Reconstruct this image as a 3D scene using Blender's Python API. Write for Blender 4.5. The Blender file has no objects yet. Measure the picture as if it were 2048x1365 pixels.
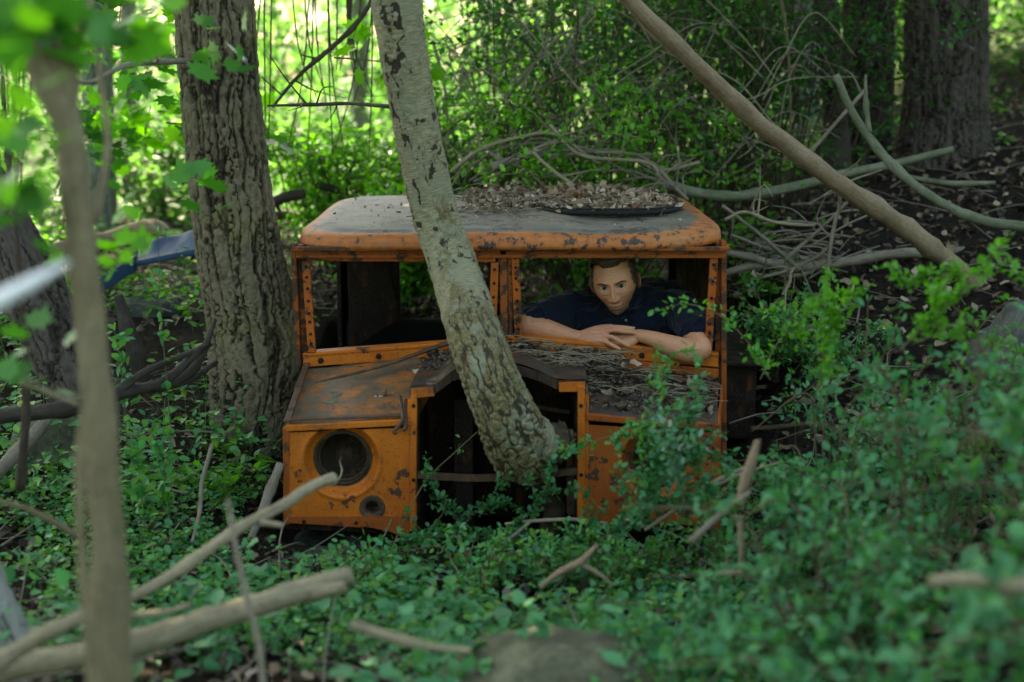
import bpy, math, random
import numpy as np
from mathutils import Vector, Matrix
random.seed(7); RNG = np.random.default_rng(11)
R = math.radians
scene = bpy.context.scene
COL = scene.collection

# ------------------------------------------------------------------ camera, world, sun, exposure
FPX = 2844.0                      # focal length in photograph pixels (50 mm on 36 mm, 2048 px wide)
PITCH = math.atan((682.5 - 134) / FPX)
CAMZ = 1.55
cd = bpy.data.cameras.new('camera'); cam = bpy.data.objects.new('camera', cd); COL.objects.link(cam)
cam.location = (0, 0, CAMZ); cam.rotation_euler = (math.pi / 2 - PITCH, 0, 0)
cd.sensor_width = 36; cd.lens = 50; cd.clip_start = .05; cd.clip_end = 500
cd.dof.use_dof = True; cd.dof.focus_distance = 4.85; cd.dof.aperture_fstop = 1.7
scene.camera = cam
SUN_EL, SUN_AZ = 52, -28          # azimuth measured from +Y (into the picture) towards +X
w = bpy.data.worlds.new('World'); scene.world = w; w.use_nodes = True
nt = w.node_tree; sky = nt.nodes.new('ShaderNodeTexSky'); sky.sky_type = 'NISHITA'; sky.sun_disc = False
sky.sun_elevation = R(SUN_EL); sky.sun_rotation = R(SUN_AZ); sky.air_density = 1.0; sky.dust_density = 2.5; sky.ozone_density = 1.0
bg = nt.nodes['Background']; bg.inputs['Strength'].default_value = .15
nt.links.new(sky.outputs[0], bg.inputs[0])
sd = bpy.data.lights.new('sun', 'SUN'); sd.energy = 4.5; sd.angle = R(.5); sd.color = (1, .94, .82)
sun = bpy.data.objects.new('sun', sd); COL.objects.link(sun)
sv = Vector((math.sin(R(SUN_AZ)) * math.cos(R(SUN_EL)), math.cos(R(SUN_AZ)) * math.cos(R(SUN_EL)), math.sin(R(SUN_EL))))
sun.rotation_euler = sv.to_track_quat('Z', 'Y').to_euler()
scene.view_settings.view_transform = 'Standard'; scene.view_settings.look = 'None'
scene.view_settings.exposure = 2.72; scene.view_settings.gamma = 1
scene.view_settings.use_white_balance = True; scene.view_settings.white_balance_temperature = 8200; scene.view_settings.white_balance_tint = 6
scene.cycles.use_denoising = True
scene.cycles.max_bounces = 7; scene.cycles.diffuse_bounces = 2; scene.cycles.glossy_bounces = 2
scene.cycles.transmission_bounces = 3; scene.cycles.sample_clamp_indirect = 6

# ------------------------------------------------------------------ helpers
CT, ST = math.cos(PITCH), math.sin(PITCH)
def P(px, py, d):
    """the point seen at photograph pixel (px, py) standing d metres in front of the camera (world Y)"""
    x = (px - 1024) / FPX; y = -(py - 682.5) / FPX
    v = np.array([x, y * ST + CT, y * CT - ST]); return np.array([0, 0, CAMZ]) + v * (d / v[1])
def MPP(d, py=682): return d / (FPX * CT) * 1.01          # metres per photograph pixel at depth d
def S(a, b, x): t = np.clip((np.asarray(x, float) - a) / (b - a), 0, 1); return t * t * (3 - 2 * t)
def _h(i, j, k, s):
    n = (i * 374761393 + j * 668265263 + k * 2147483647 + s * 1274126177) & 0xffffffff
    n = ((n ^ (n >> 13)) * 1274126177) & 0xffffffff; n = n ^ (n >> 16)
    return (n & 0xffffff) / float(0xffffff)
def vn(p, s=0):
    """value noise, 0..1"""
    p = np.asarray(p, float); i = np.floor(p).astype(np.int64); f = p - i; f = f * f * (3 - 2 * f)
    x, y, z = i[..., 0], i[..., 1], i[..., 2]; fx, fy, fz = f[..., 0], f[..., 1], f[..., 2]
    def L(a, b, t): return a + (b - a) * t
    return L(L(L(_h(x, y, z, s), _h(x + 1, y, z, s), fx), L(_h(x, y + 1, z, s), _h(x + 1, y + 1, z, s), fx), fy),
             L(L(_h(x, y, z + 1, s), _h(x + 1, y, z + 1, s), fx), L(_h(x, y + 1, z + 1, s), _h(x + 1, y + 1, z + 1, s), fx), fy), fz)
def fbm(p, o=4, s=0):
    p = np.asarray(p, float); a = 0; amp = .5; t = 0
    for k in range(o): a = a + amp * vn(p * 2 ** k + 17.3 * k, s + k); t += amp; amp *= .5
    return a / t
def unit(v): v = np.asarray(v, float); return v / (np.linalg.norm(v, axis=-1, keepdims=True) + 1e-12)

class MB:
    """collects geometry, then build() links it as one mesh object"""
    def __init__(s): s.v = []; s.q = []; s.t = []; s.n = 0; s.a = {}; s.mq = []; s.mt = []
    def add(s, V, Q=None, T=None, m=0, **at):
        V = np.asarray(V, float).reshape(-1, 3)
        if Q is not None and len(Q): Q = np.asarray(Q, np.int64).reshape(-1, 4); s.q.append(Q + s.n); s.mq.append(np.full(len(Q), m))
        if T is not None and len(T): T = np.asarray(T, np.int64).reshape(-1, 3); s.t.append(T + s.n); s.mt.append(np.full(len(T), m))
        for k, val in at.items(): s.a.setdefault(k, []).append((s.n, np.asarray(val, float)))
        s.v.append(V); s.n += len(V); return s
    def build(s, name, mat, parent=None, smooth=True, origin=None, bevel=0):
        V = np.concatenate(s.v)
        Q = np.concatenate(s.q) if s.q else np.zeros((0, 4), int); T = np.concatenate(s.t) if s.t else np.zeros((0, 3), int)
        me = bpy.data.meshes.new(name); o = bpy.data.objects.new(name, me)
        if parent is not None: org = ORG[parent.name]; o.parent = parent
        else:
            org = np.array([V[:, 0].mean(), V[:, 1].mean(), V[:, 2].min()]) if origin is None else np.asarray(origin, float)
            o.location = org
        if parent is not None and origin is None: pass
        me.vertices.add(len(V)); me.vertices.foreach_set('co', (V - org).astype(np.float32).ravel())
        nl = 4 * len(Q) + 3 * len(T); me.loops.add(nl); me.polygons.add(len(Q) + len(T))
        me.loops.foreach_set('vertex_index', np.concatenate([Q.ravel(), T.ravel()]).astype(np.int32))
        me.polygons.foreach_set('loop_start', np.concatenate([np.arange(len(Q)) * 4, 4 * len(Q) + np.arange(len(T)) * 3]).astype(np.int32))
        for mm in (mat if isinstance(mat, (list, tuple)) else [mat]): me.materials.append(mm)
        mi = np.concatenate(s.mq + s.mt) if (s.mq or s.mt) else np.zeros(0)
        me.polygons.foreach_set('material_index', mi.astype(np.int32))
        me.polygons.foreach_set('use_smooth', np.full(len(mi), bool(smooth)))
        for k, lst in s.a.items():
            vec = lst[0][1].ndim == 2
            at = me.attributes.new(k, 'FLOAT_COLOR' if vec else 'FLOAT', 'POINT')
            if vec:
                A = np.ones((len(V), 4), np.float32)
                for n0, val in lst: A[n0:n0 + len(val), :3] = val
                at.data.foreach_set('color', A.ravel())
            else:
                A = np.zeros(len(V), np.float32)
                for n0, val in lst: A[n0:n0 + len(val)] = val
                at.data.foreach_set('value', A)
        me.update(calc_edges=True); me.validate()
        COL.objects.link(o); ORG[o.name] = org
        if bevel:
            b = o.modifiers.new('bevel', 'BEVEL'); b.width = bevel; b.segments = 2; b.limit_method = 'ANGLE'
        return o
ORG = {}
def tag(o, label=None, cat=None, group=None, kind=None):
    if label: o['label'] = label
    if cat: o['category'] = cat
    if group: o['group'] = group
    if kind: o['kind'] = kind
    return o
def empty(name, loc, label, cat, group=None):
    o = bpy.data.objects.new(name, None); COL.objects.link(o); o.location = loc; o.empty_display_size = .1
    ORG[o.name] = np.asarray(loc, float); return tag(o, label, cat, group)

def catmull(pts, n):
    pts = np.asarray(pts, float); k = len(pts)
    if k == 2: t = np.linspace(0, 1, n)[:, None]; return pts[0] * (1 - t) + pts[1] * t
    e = np.vstack([2 * pts[0] - pts[1], pts, 2 * pts[-1] - pts[-2]]); t = np.linspace(0, k - 1 - 1e-9, n); i = t.astype(int); f = (t - i)[:, None]
    a, b, c, d = e[i], e[i + 1], e[i + 2], e[i + 3]
    return .5 * (2 * b + (c - a) * f + (2 * a - 5 * b + 4 * c - d) * f * f + (3 * b - a - 3 * c + d) * f ** 3)
def frames(C):
    T = unit(np.gradient(C, axis=0)); u = np.cross(T[0], [0, 0, 1.]); 
    if np.linalg.norm(u) < .05: u = np.array([1., 0, 0]) - T[0] * T[0][0]
    u = unit(u); U = [u]
    for k in range(1, len(C)):
        u = u - T[k] * np.dot(u, T[k]); u = unit(u); U.append(u)
    U = np.array(U); return T, U, np.cross(T, U)
def tube(mb, C, r, seg=8, cap=True, flat=1.0, m=0, rough=0, **at):
    C = np.asarray(C, float); n = len(C); r = np.broadcast_to(np.asarray(r, float), (n,)); T, U, W = frames(C)
    a = np.arange(seg) * 2 * math.pi / seg
    rr = r[:, None] * np.ones(seg)
    if rough: rr = rr * (1 + rough * (vn(np.stack([np.cos(a)[None] * 1.5 + 0 * rr, np.sin(a)[None] * 1.5 + 0 * rr, np.arange(n)[:, None] * .5 + 0 * rr], -1) + 10 * C[0, 0]) - .5) * 2)
    V = C[:, None] + rr[..., None] * (np.cos(a)[None, :, None] * U[:, None] + flat * np.sin(a)[None, :, None] * W[:, None])
    i = np.arange(n - 1)[:, None] * seg; j = np.arange(seg)[None]; j2 = (j + 1) % seg
    Q = np.stack([i + j, i + j2, i + seg + j2, i + seg + j], -1).reshape(-1, 4); V = V.reshape(-1, 3); Tt = []
    if cap:
        V = np.vstack([V, C[0], C[-1]]); b = n * seg
        Tt = [(b, (k + 1) % seg, k) for k in range(seg)] + [(b + 1, b - seg + k, b - seg + (k + 1) % seg) for k in range(seg)]
    at2 = {k: np.full(len(V), v) for k, v in at.items()}
    mb.add(V, Q, Tt, m, **at2); return mb
def box(mb, a, b, m=0):
    x0, y0, z0 = a; x1, y1, z1 = b
    V = [(x0, y0, z0), (x1, y0, z0), (x1, y1, z0), (x0, y1, z0), (x0, y0, z1), (x1, y0, z1), (x1, y1, z1), (x0, y1, z1)]
    mb.add(V, [(0, 3, 2, 1), (4, 5, 6, 7), (0, 1, 5, 4), (1, 2, 6, 5), (2, 3, 7, 6), (3, 0, 4, 7)], None, m); return mb
def prism(mb, poly, off, m=0):
    """closed slab: corner loop poly (any count) thickened by vector off"""
    poly = np.asarray(poly, float); n = len(poly); V = np.vstack([poly, poly + off]); c = poly.mean(0)
    V = np.vstack([V, c, c + off])
    Q = [(k, (k + 1) % n, n + (k + 1) % n, n + k) for k in range(n)]
    T = [(2 * n, (k + 1) % n, k) for k in range(n)] + [(2 * n + 1, n + k, n + (k + 1) % n) for k in range(n)]
    mb.add(V, Q, T, m); return mb
def bar(mb, p, q, wv, dv, m=0):
    """beam from p to q, cross-section vectors wv and dv (centred on wv, growing along dv)"""
    p, q, wv, dv = (np.asarray(t, float) for t in (p, q, wv, dv))
    prism(mb, [p - wv / 2, q - wv / 2, q + wv / 2, p + wv / 2], dv, m); return mb
def sheet(mb, p00, p10, p11, p01, nu, nv, thick=0.0, noise=0, nrm=None, m=0, s=0):
    """subdivided quad sheet with a second skin thick behind, slightly buckled"""
    u = np.linspace(0, 1, nu)[None, :, None]; v = np.linspace(0, 1, nv)[:, None, None]
    p00, p10, p11, p01 = (np.asarray(t, float) for t in (p00, p10, p11, p01))
    V = (p00 * (1 - u) + p10 * u) * (1 - v) + (p01 * (1 - u) + p11 * u) * v
    n = unit(np.cross(p10 - p00, p01 - p00)) if nrm is None else unit(nrm)
    if noise: V = V + n * ((fbm(V * 6, 3, s) - .5) * 2 * noise)[..., None]
    i = np.arange(nv - 1)[:, None] * nu; j = np.arange(nu - 1)[None]
    Q = np.stack([i + j, i + j + 1, i + nu + j + 1, i + nu + j], -1).reshape(-1, 4)
    mb.add(V.reshape(-1, 3), Q, None, m)
    if thick:
        mb.add((V - n * thick).reshape(-1, 3), Q[:, ::-1], None, m); N0 = mb.n - 2 * nu * nv; K = nu * nv
        e = list(range(nu)) + [k * nu + nu - 1 for k in range(1, nv)] + [(nv - 1) * nu + k for k in range(nu - 2, -1, -1)] + [k * nu for k in range(nv - 2, 0, -1)]
        mb.q.append(np.array([(e[k] + N0, e[k - 1] + N0, e[k - 1] + K + N0, e[k] + K + N0) for k in range(len(e))])); mb.mq.append(np.full(len(e), m))
    return mb
# leaves --------------------------------------------------------------
OV = np.array([(0, 0, 0), (.30, .38, .07), (.26, .74, .05), (0, 1, -.04), (-.26, .74, .05), (-.30, .38, .07)]); OVQ = np.array([(0, 1, 2, 3), (0, 3, 4, 5)])
RD = np.array([(0, 0, 0), (.22, .35, .04), (.34, .75, .06), (0, 1, 0), (-.34, .75, .06), (-.22, .35, .04)])
def leafset(mb, C, D, N, L, tmpl=OV, quads=OVQ, tris=None, m=0):
    """leaf of length L at C growing along D with face normal N, for arrays"""
    C = np.asarray(C, float); D = unit(D); N = np.asarray(N, float); X = unit(np.cross(D, N)); N = np.cross(X, D); n = len(C); k = len(tmpl); L = np.broadcast_to(L, (n,))
    V = C[:, None] + L[:, None, None] * (tmpl[None, :, 0, None] * X[:, None] + tmpl[None, :, 1, None] * D[:, None] + tmpl[None, :, 2, None] * N[:, None])
    o = (np.arange(n) * k)[:, None, None]
    mb.add(V.reshape(-1, 3), (quads[None] + o).reshape(-1, 4) if quads is not None else None, (tris[None] + o).reshape(-1, 3) if tris is not None else None, m)
def rdir(n, up=0.0): v = RNG.normal(size=(n, 3)); v[:, 2] += up; return unit(v)
# maple-like lobed leaf
_a = [(0, 0), (.16, .08), (.42, .02), (.34, .2), (.62, .42), (.36, .44), (.40, .66), (.17, .60), (0, 1.0)]
MP = np.array([(x, y, .06 * abs(x)) for x, y in _a] + [(-x, y, .06 * abs(x)) for x, y in _a[-2:0:-1]] + [(0, .4, -.02)])
MPT = np.array([(len(MP) - 1, k, (k + 1) % (len(MP) - 1)) for k in range(len(MP) - 1)])
# curled dry leaf, 4 x 3 grid
def dryt(curl, twist):
    V = []
    for i, y in enumerate((0, .33, .67, 1)):
        wl, wr = ((.03, .34, .16, .05), (.08, .17, .30, .02)) if twist > 0 else ((.05, .20, .33, .10), (.02, .36, .14, .04)); k = (wl, wr)
        for x in (-1, 0, 1): wd = k[x > 0][i]; V.append((x * wd, y + .08 * x * (i % 2), 1.6 * curl * abs(x) * wd + twist * x * (y - .5) * .6 + curl * 1.3 * (y - .5) ** 2))
    return np.array(V)
DRQ = np.array([(a * 3 + b, a * 3 + b + 1, a * 3 + b + 4, a * 3 + b + 3) for a in range(3) for b in range(2)])
def dryleaves(mb, C, L, flat=.6):
    n = len(C); g = RNG.integers(0, 5, n)
    for k, (c, t) in enumerate(((.5, .3), (-.4, .5), (.9, -.3), (.2, -.6), (-.8, .2))):
        i = np.where(g == k)[0]
        if len(i): leafset(mb, C[i], rdir(len(i)) * [1, 1, 1 - flat], unit(RNG.normal(size=(len(i), 3)) * .5 + [0, 0, 1.2]), L[i], dryt(c, t), DRQ)

# ------------------------------------------------------------------ materials
def mat(name):
    m = bpy.data.materials.new(name); m.use_nodes = True; return m, m.node_tree, m.node_tree.nodes['Principled BSDF']
def nd(nt, typ, ins=None, **props):
    n = nt.nodes.new('ShaderNode' + typ)
    for k, v in props.items(): setattr(n, k, v)
    for k, v in (ins or {}).items():
        if isinstance(v, bpy.types.NodeSocket): nt.links.new(v, n.inputs[k])
        else: n.inputs[k].default_value = v
    return n
def ramp(nt, fac, stops, interp='LINEAR'):
    n = nt.nodes.new('ShaderNodeValToRGB'); n.color_ramp.interpolation = interp; e = n.color_ramp.elements
    while len(e) > 1: e.remove(e[-1])
    for k, (p, c) in enumerate(stops):
        x = e[0] if k == 0 else e.new(p); x.position = p
        c = (c, c, c) if isinstance(c, (int, float)) else c; x.color = (*c, 1)
    nt.links.new(fac, n.inputs[0]); return n.outputs[0]
def mixc(nt, fac, a, b, mode='MIX'):
    n = nd(nt, 'Mix', data_type='RGBA', blend_type=mode)
    for s, v in ((n.inputs[0], fac), (n.inputs[6], a), (n.inputs[7], b)):
        if isinstance(v, bpy.types.NodeSocket): nt.links.new(v, s)
        else: s.default_value = v if isinstance(v, (int, float)) else (*v, 1)
    return n.outputs[2]
def math_(nt, op, a, b=0.0, c=0.0):
    n = nd(nt, 'Math', operation=op)
    for s, v in zip(n.inputs, (a, b, c)):
        if isinstance(v, bpy.types.NodeSocket): nt.links.new(v, s)
        else: s.default_value = v
    return n.outputs[0]
def pos(nt, scale=(1, 1, 1)):
    g = nd(nt, 'NewGeometry'); return nd(nt, 'Mapping', {'Vector': g.outputs['Position'], 'Scale': scale}).outputs[0]
def noise(nt, vec, scale, detail=4, rough=.55): return nd(nt, 'TexNoise', {'Vector': vec, 'Scale': scale, 'Detail': detail, 'Roughness': rough}).outputs[0]
def bump(nt, b, h, strength=.5, dist=.01):
    n = nd(nt, 'Bump', {'Strength': strength, 'Distance': dist, 'Height': h}); nt.links.new(n.outputs[0], b.inputs['Normal'])

def leafmat(name, cols, trans=.45, rough=.42, gloss=.35, tcol=None):
    m, nt, b = mat(name); g = nd(nt, 'NewGeometry'); n = len(cols)
    c = ramp(nt, g.outputs['Random Per Island'], [(k / max(1, n - 1), cc) for k, cc in enumerate(cols)])
    nv = noise(nt, pos(nt), 1.7, 2); c = mixc(nt, .55, c, mixc(nt, ramp(nt, nv, [(.3, .45), (.7, 1)]), (.5, .62, .5), (1.25, 1.2, 1.1)), 'MULTIPLY')
    nt.links.new(c, b.inputs['Base Color']); b.inputs['Roughness'].default_value = rough; b.inputs['Specular IOR Level'].default_value = gloss
    t = nd(nt, 'BsdfTranslucent'); tc = mixc(nt, 1.0, c, tcol or (1.5, 1.9, .45), 'MULTIPLY'); nt.links.new(tc, t.inputs[0])
    mx = nd(nt, 'MixShader', {0: trans, 1: b.outputs[0], 2: t.outputs[0]}); nt.links.new(mx.outputs[0], nt.nodes['Material Output'].inputs[0]); return m
M_LEAF = leafmat('shrub_leaf', [(.022, .11, .04), (.05, .21, .075), (.075, .27, .12), (.04, .17, .09), (.09, .29, .09), (.14, .26, .045), (.06, .24, .11), (.10, .24, .03), (.035, .15, .05)], .3, .5, .22)
M_LEAFC2 = leafmat('cool_leaf', [(.018, .095, .04), (.04, .17, .08), (.065, .24, .11), (.025, .125, .055), (.09, .28, .13), (.05, .19, .05)], .3, .5, .25)
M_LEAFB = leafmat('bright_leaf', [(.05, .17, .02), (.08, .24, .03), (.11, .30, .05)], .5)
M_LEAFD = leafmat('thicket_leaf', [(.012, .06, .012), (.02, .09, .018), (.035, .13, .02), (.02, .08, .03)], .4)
M_LEAFS = leafmat('hazy_woodland_leaf', [(.035, .12, .025), (.07, .18, .04), (.12, .26, .07), (.05, .15, .05), (.16, .28, .12)], .55, .5, .35, (1.3, 1.5, .8))  # paler greens put the distant haze into the leaf colour
M_LEAFC = leafmat('canopy_leaf', [(.04, .13, .03), (.06, .16, .04)], .35, .5, .2)
def drymat():
    m, nt, b = mat('dry_leaf'); g = nd(nt, 'NewGeometry')
    c = ramp(nt, g.outputs['Random Per Island'], [(0, (.13, .075, .04)), (.25, (.25, .165, .10)), (.55, (.38, .28, .19)), (.85, (.52, .42, .31)), (1, (.22, .09, .035))])
    c = mixc(nt, .5, c, ramp(nt, noise(nt, pos(nt), 60, 3), [(.3, .45), (.7, 1)]), 'MULTIPLY')
    nt.links.new(c, b.inputs['Base Color']); b.inputs['Roughness'].default_value = .75; b.inputs['Specular IOR Level'].default_value = .2; return m
M_DRY = drymat()
def drydark():
    m, nt, b = mat('forest_leaf_litter'); g = nd(nt, 'NewGeometry')
    c = ramp(nt, g.outputs['Random Per Island'], [(0, (.022, .013, .007)), (.4, (.055, .034, .02)), (.75, (.10, .066, .04)), (.93, (.25, .18, .12)), (1, (.06, .025, .011))])
    nt.links.new(c, b.inputs['Base Color']); b.inputs['Roughness'].default_value = .7; return m
M_LITTER = drydark()
def woodmat(name, c0, c1, c2, sc=1.0, bstr=.4, stretch=True):
    m, nt, b = mat(name); tc = nd(nt, 'TexCoord').outputs['Object']; g = nd(nt, 'NewGeometry')
    if stretch:
        bk = nd(nt, 'Attribute', attribute_name='bk').outputs['Vector']; n1 = math_(nt, 'ADD', math_(nt, 'MULTIPLY', noise(nt, tc, 11 * sc, 6, .65), .55), math_(nt, 'MULTIPLY', noise(nt, nd(nt, 'Mapping', {'Vector': bk, 'Scale': (1, 1, .10)}).outputs[0], 130, 4, .7), .45)); n2 = noise(nt, nd(nt, 'Mapping', {'Vector': bk, 'Scale': (1, 1, .3)}).outputs[0], 190, 4, .7)
    else: n1 = noise(nt, tc, 9 * sc, 6, .65); n2 = noise(nt, tc, 70 * sc, 4, .6)
    c = ramp(nt, n1, [(.3, c0), (.5, c1), (.7, c2)]); c = mixc(nt, .6, c, ramp(nt, n2, [(.3, .4), (.65, 1.1)]), 'MULTIPLY')
    nt.links.new(c, b.inputs['Base Color']); b.inputs['Roughness'].default_value = .85; b.inputs['Specular IOR Level'].default_value = .2
    bump(nt, b, math_(nt, 'ADD', n1, math_(nt, 'MULTIPLY', n2, .5)), bstr, .01); return m
M_TWIG = woodmat('grey_twig', (.11, .09, .06), (.20, .165, .12), (.30, .26, .20))
M_TWIGD = woodmat('dark_stem', (.03, .022, .015), (.06, .045, .03), (.10, .08, .05))
M_STEM = woodmat('brown_stem', (.08, .055, .03), (.13, .10, .055), (.18, .15, .09))
M_LOG = woodmat('bare_log', (.15, .12, .075), (.27, .22, .14), (.37, .31, .205), .6)
M_POLE = woodmat('tan_pole', (.15, .10, .06), (.25, .175, .11), (.33, .25, .17), .7)
M_MOSSLOG = woodmat('mossy_log', (.07, .08, .045), (.14, .15, .09), (.24, .24, .17), .8)
M_SAP = woodmat('sapling_bark', (.10, .08, .045), (.19, .15, .085), (.27, .22, .135), .5, .2)
M_DLOG = woodmat('wet_log', (.02, .016, .012), (.045, .036, .028), (.09, .075, .055), .8)
M_PALELOG = woodmat('sun_glare_log', (.70, .69, .68), (.80, .8, .79), (.88, .87, .87), .6)  # near-white colour carries the log's sun glare
M_BURL = woodmat('burl_bark', (.025, .018, .011), (.07, .052, .03), (.15, .12, .075), .9, .8)
M_ROCK = woodmat('lichen_rock', (.028, .032, .018), (.075, .078, .045), (.17, .165, .10), .8, .7, False)
M_ROCKG = woodmat('grey_rock', (.035, .04, .036), (.075, .082, .072), (.13, .14, .125), .9, .7, False)
M_ROCKD = woodmat('damp_stone', (.02, .022, .018), (.04, .042, .034), (.07, .07, .055), 1.3, .6, False)
def barkmat(name, lo, mid, hi, moss=None):
    m, nt, b = mat(name); a = nd(nt, 'Attribute', attribute_name='h').outputs['Fac']; tc = nd(nt, 'TexCoord').outputs['Object']
    n2 = noise(nt, tc, 60, 5, .65); f = math_(nt, 'ADD', a, math_(nt, 'MULTIPLY', math_(nt, 'SUBTRACT', n2, .5), .45))
    c = ramp(nt, f, [(.22, lo), (.5, mid), (.9, hi)])
    if moss: c = mixc(nt, ramp(nt, noise(nt, tc, 3.5, 4), [(.5, 0), (.68, .8)]), c, mixc(nt, 1, c, moss, 'MULTIPLY'))
    sp = ramp(nt, noise(nt, tc, 14, 6, .7), [(.70, 0), (.74, 1)])
    c = mixc(nt, math_(nt, 'MULTIPLY', sp, .35), c, (.26, .30, .26))
    nt.links.new(c, b.inputs['Base Color']); b.inputs['Roughness'].default_value = .9; b.inputs['Specular IOR Level'].default_value = .15
    bump(nt, b, n2, .5, .006); return m
M_BARK = barkmat('furrowed_bark', (.012, .009, .005), (.048, .037, .022), (.145, .118, .074), (1.0, 1.12, .62))
M_BARKD = barkmat('dark_bark', (.012, .009, .007), (.035, .027, .02), (.075, .06, .048))
M_BARKG = barkmat('grey_bark', (.06, .06, .05), (.14, .14, .115), (.22, .22, .19))
def birchmat():
    m, nt, b = mat('birch_bark'); h = nd(nt, 'Attribute', attribute_name='h').outputs['Fac']; low = nd(nt, 'Attribute', attribute_name='low').outputs['Fac']
    uv = nd(nt, 'Attribute', attribute_name='bk').outputs['Vector']
    st = noise(nt, nd(nt, 'Mapping', {'Vector': uv, 'Scale': (5, 5, 60)}).outputs[0], 1.3, 6, .72)
    n3 = noise(nt, uv, 5, 4); n4 = noise(nt, uv, 60, 4, .65)
    up = ramp(nt, st, [(.34, (.08, .066, .036)), (.47, (.22, .19, .11)), (.64, (.39, .335, .205))])
    up = mixc(nt, ramp(nt, n3, [(.62, 0), (.72, .5)]), up, (.40, .27, .10))
    up = mixc(nt, ramp(nt, noise(nt, uv, 2.6, 3), [(.4, 0), (.7, .6)]), up, (.20, .21, .14))
    dn = ramp(nt, n4, [(.3, (.05, .037, .018)), (.5, (.16, .125, .055)), (.7, (.29, .25, .14))])
    dn = mixc(nt, ramp(nt, n3, [(.5, 0), (.65, .6)]), dn, (.27, .29, .21))
    c = mixc(nt, ramp(nt, math_(nt, 'ADD', low, math_(nt, 'MULTIPLY', math_(nt, 'SUBTRACT', n3, .5), 1.1)), [(.42, 0), (.52, 1)]), up, dn)
    c = mixc(nt, ramp(nt, h, [(.5, 0), (.8, 1)]), c, (.045, .032, .02))
    nt.links.new(c, b.inputs['Base Color']); b.inputs['Roughness'].default_value = .8; b.inputs['Specular IOR Level'].default_value = .2
    bump(nt, b, math_(nt, 'ADD', st, math_(nt, 'MULTIPLY', n4, 1.0)), .6, .006); return m
M_BIRCH = birchmat()
def rust(name, paint=(.56, .145, .014), worn=.5, dirt=0.0, dark=(.035, .018, .011), dcol=(.075, .07, .05)):
    """flaking orange paint over rust; dirt > 0 lays grey-green grime patches"""
    m, nt, b = mat(name); p = pos(nt)
    big = noise(nt, p, 5, 6, .62); mid = noise(nt, p, 22, 6, .7); fine = noise(nt, p, 130, 4, .65); streak = noise(nt, pos(nt, (1, 1, .25)), 26, 5, .6)
    pc = mixc(nt, ramp(nt, big, [(.35, 0), (.65, 1)]), paint, tuple(k * f for k, f in zip(paint, (.72, .62, .6))))
    pc = mixc(nt, ramp(nt, streak, [(.5, 0), (.75, .5)]), pc, (.30, .10, .025))
    pc = mixc(nt, ramp(nt, fine, [(.56, 0), (.66, .75)]), pc, (.10, .04, .015))
    rm = ramp(nt, math_(nt, 'ADD', math_(nt, 'MULTIPLY', mid, .75), math_(nt, 'MULTIPLY', big, .35)), [(.70 - .2 * worn, 0), (.72 - .2 * worn, 1)])
    rc = ramp(nt, fine, [(.3, dark), (.55, tuple(2.2 * k for k in dark)), (.8, (.13, .055, .025))])
    c = mixc(nt, rm, pc, rc)
    if dirt:
        dm = ramp(nt, math_(nt, 'ADD', math_(nt, 'MULTIPLY', noise(nt, p, 7, 7, .7), .8), math_(nt, 'MULTIPLY', mid, .2)), [(.62 - .3 * dirt, 0), (.74 - .3 * dirt, 1)])
        c = mixc(nt, math_(nt, 'MULTIPLY', dm, .9), c, ramp(nt, mid, [(.3, tuple(.6 * k for k in dcol)), (.7, tuple(1.6 * k for k in dcol))]))
    nt.links.new(c, b.inputs['Base Color']); nt.links.new(ramp(nt, rm, [(0, .55), (1, .9)]), b.inputs['Roughness']); b.inputs['Specular IOR Level'].default_value = .2
    bump(nt, b, math_(nt, 'ADD', math_(nt, 'MULTIPLY', rm, -.6), math_(nt, 'MULTIPLY', fine, .5)), .55, .004); return m
M_OR = rust('orange_paint', worn=.34, dirt=.12, dcol=(.06, .035, .02))
M_ORF = rust('window_frame_paint', paint=(.44, .10, .013), worn=.62)
M_ORW = rust('worn_orange_paint', paint=(.36, .085, .014), worn=.52, dirt=.22, dcol=(.05, .03, .02))
M_ORR = rust('faded_orange_paint', paint=(.30, .075, .015), worn=.78)
M_HOOD = rust('grimy_orange_paint', paint=(.42, .14, .03), worn=.50, dirt=.72)
M_IN = rust('shade_darkened_rust', paint=(.012, .007, .005), worn=.8, dark=(.012, .009, .007))  # interior rust, colour lowered to deepen the shade inside
M_BUCKET = rust('dark_bucket', paint=(.035, .028, .018), worn=.7, dark=(.012, .009, .007), dirt=.4, dcol=(.05, .04, .025))  # near-black bucket paint with brown patches
M_ARCH = rust('blackened_steel', paint=(.045, .026, .018), worn=.6, dark=(.022, .016, .012), dirt=.3, dcol=(.05, .045, .035))
M_STEEL = rust('bare_rusty_steel', paint=(.09, .055, .035), worn=.6, dark=(.03, .02, .014))
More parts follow.
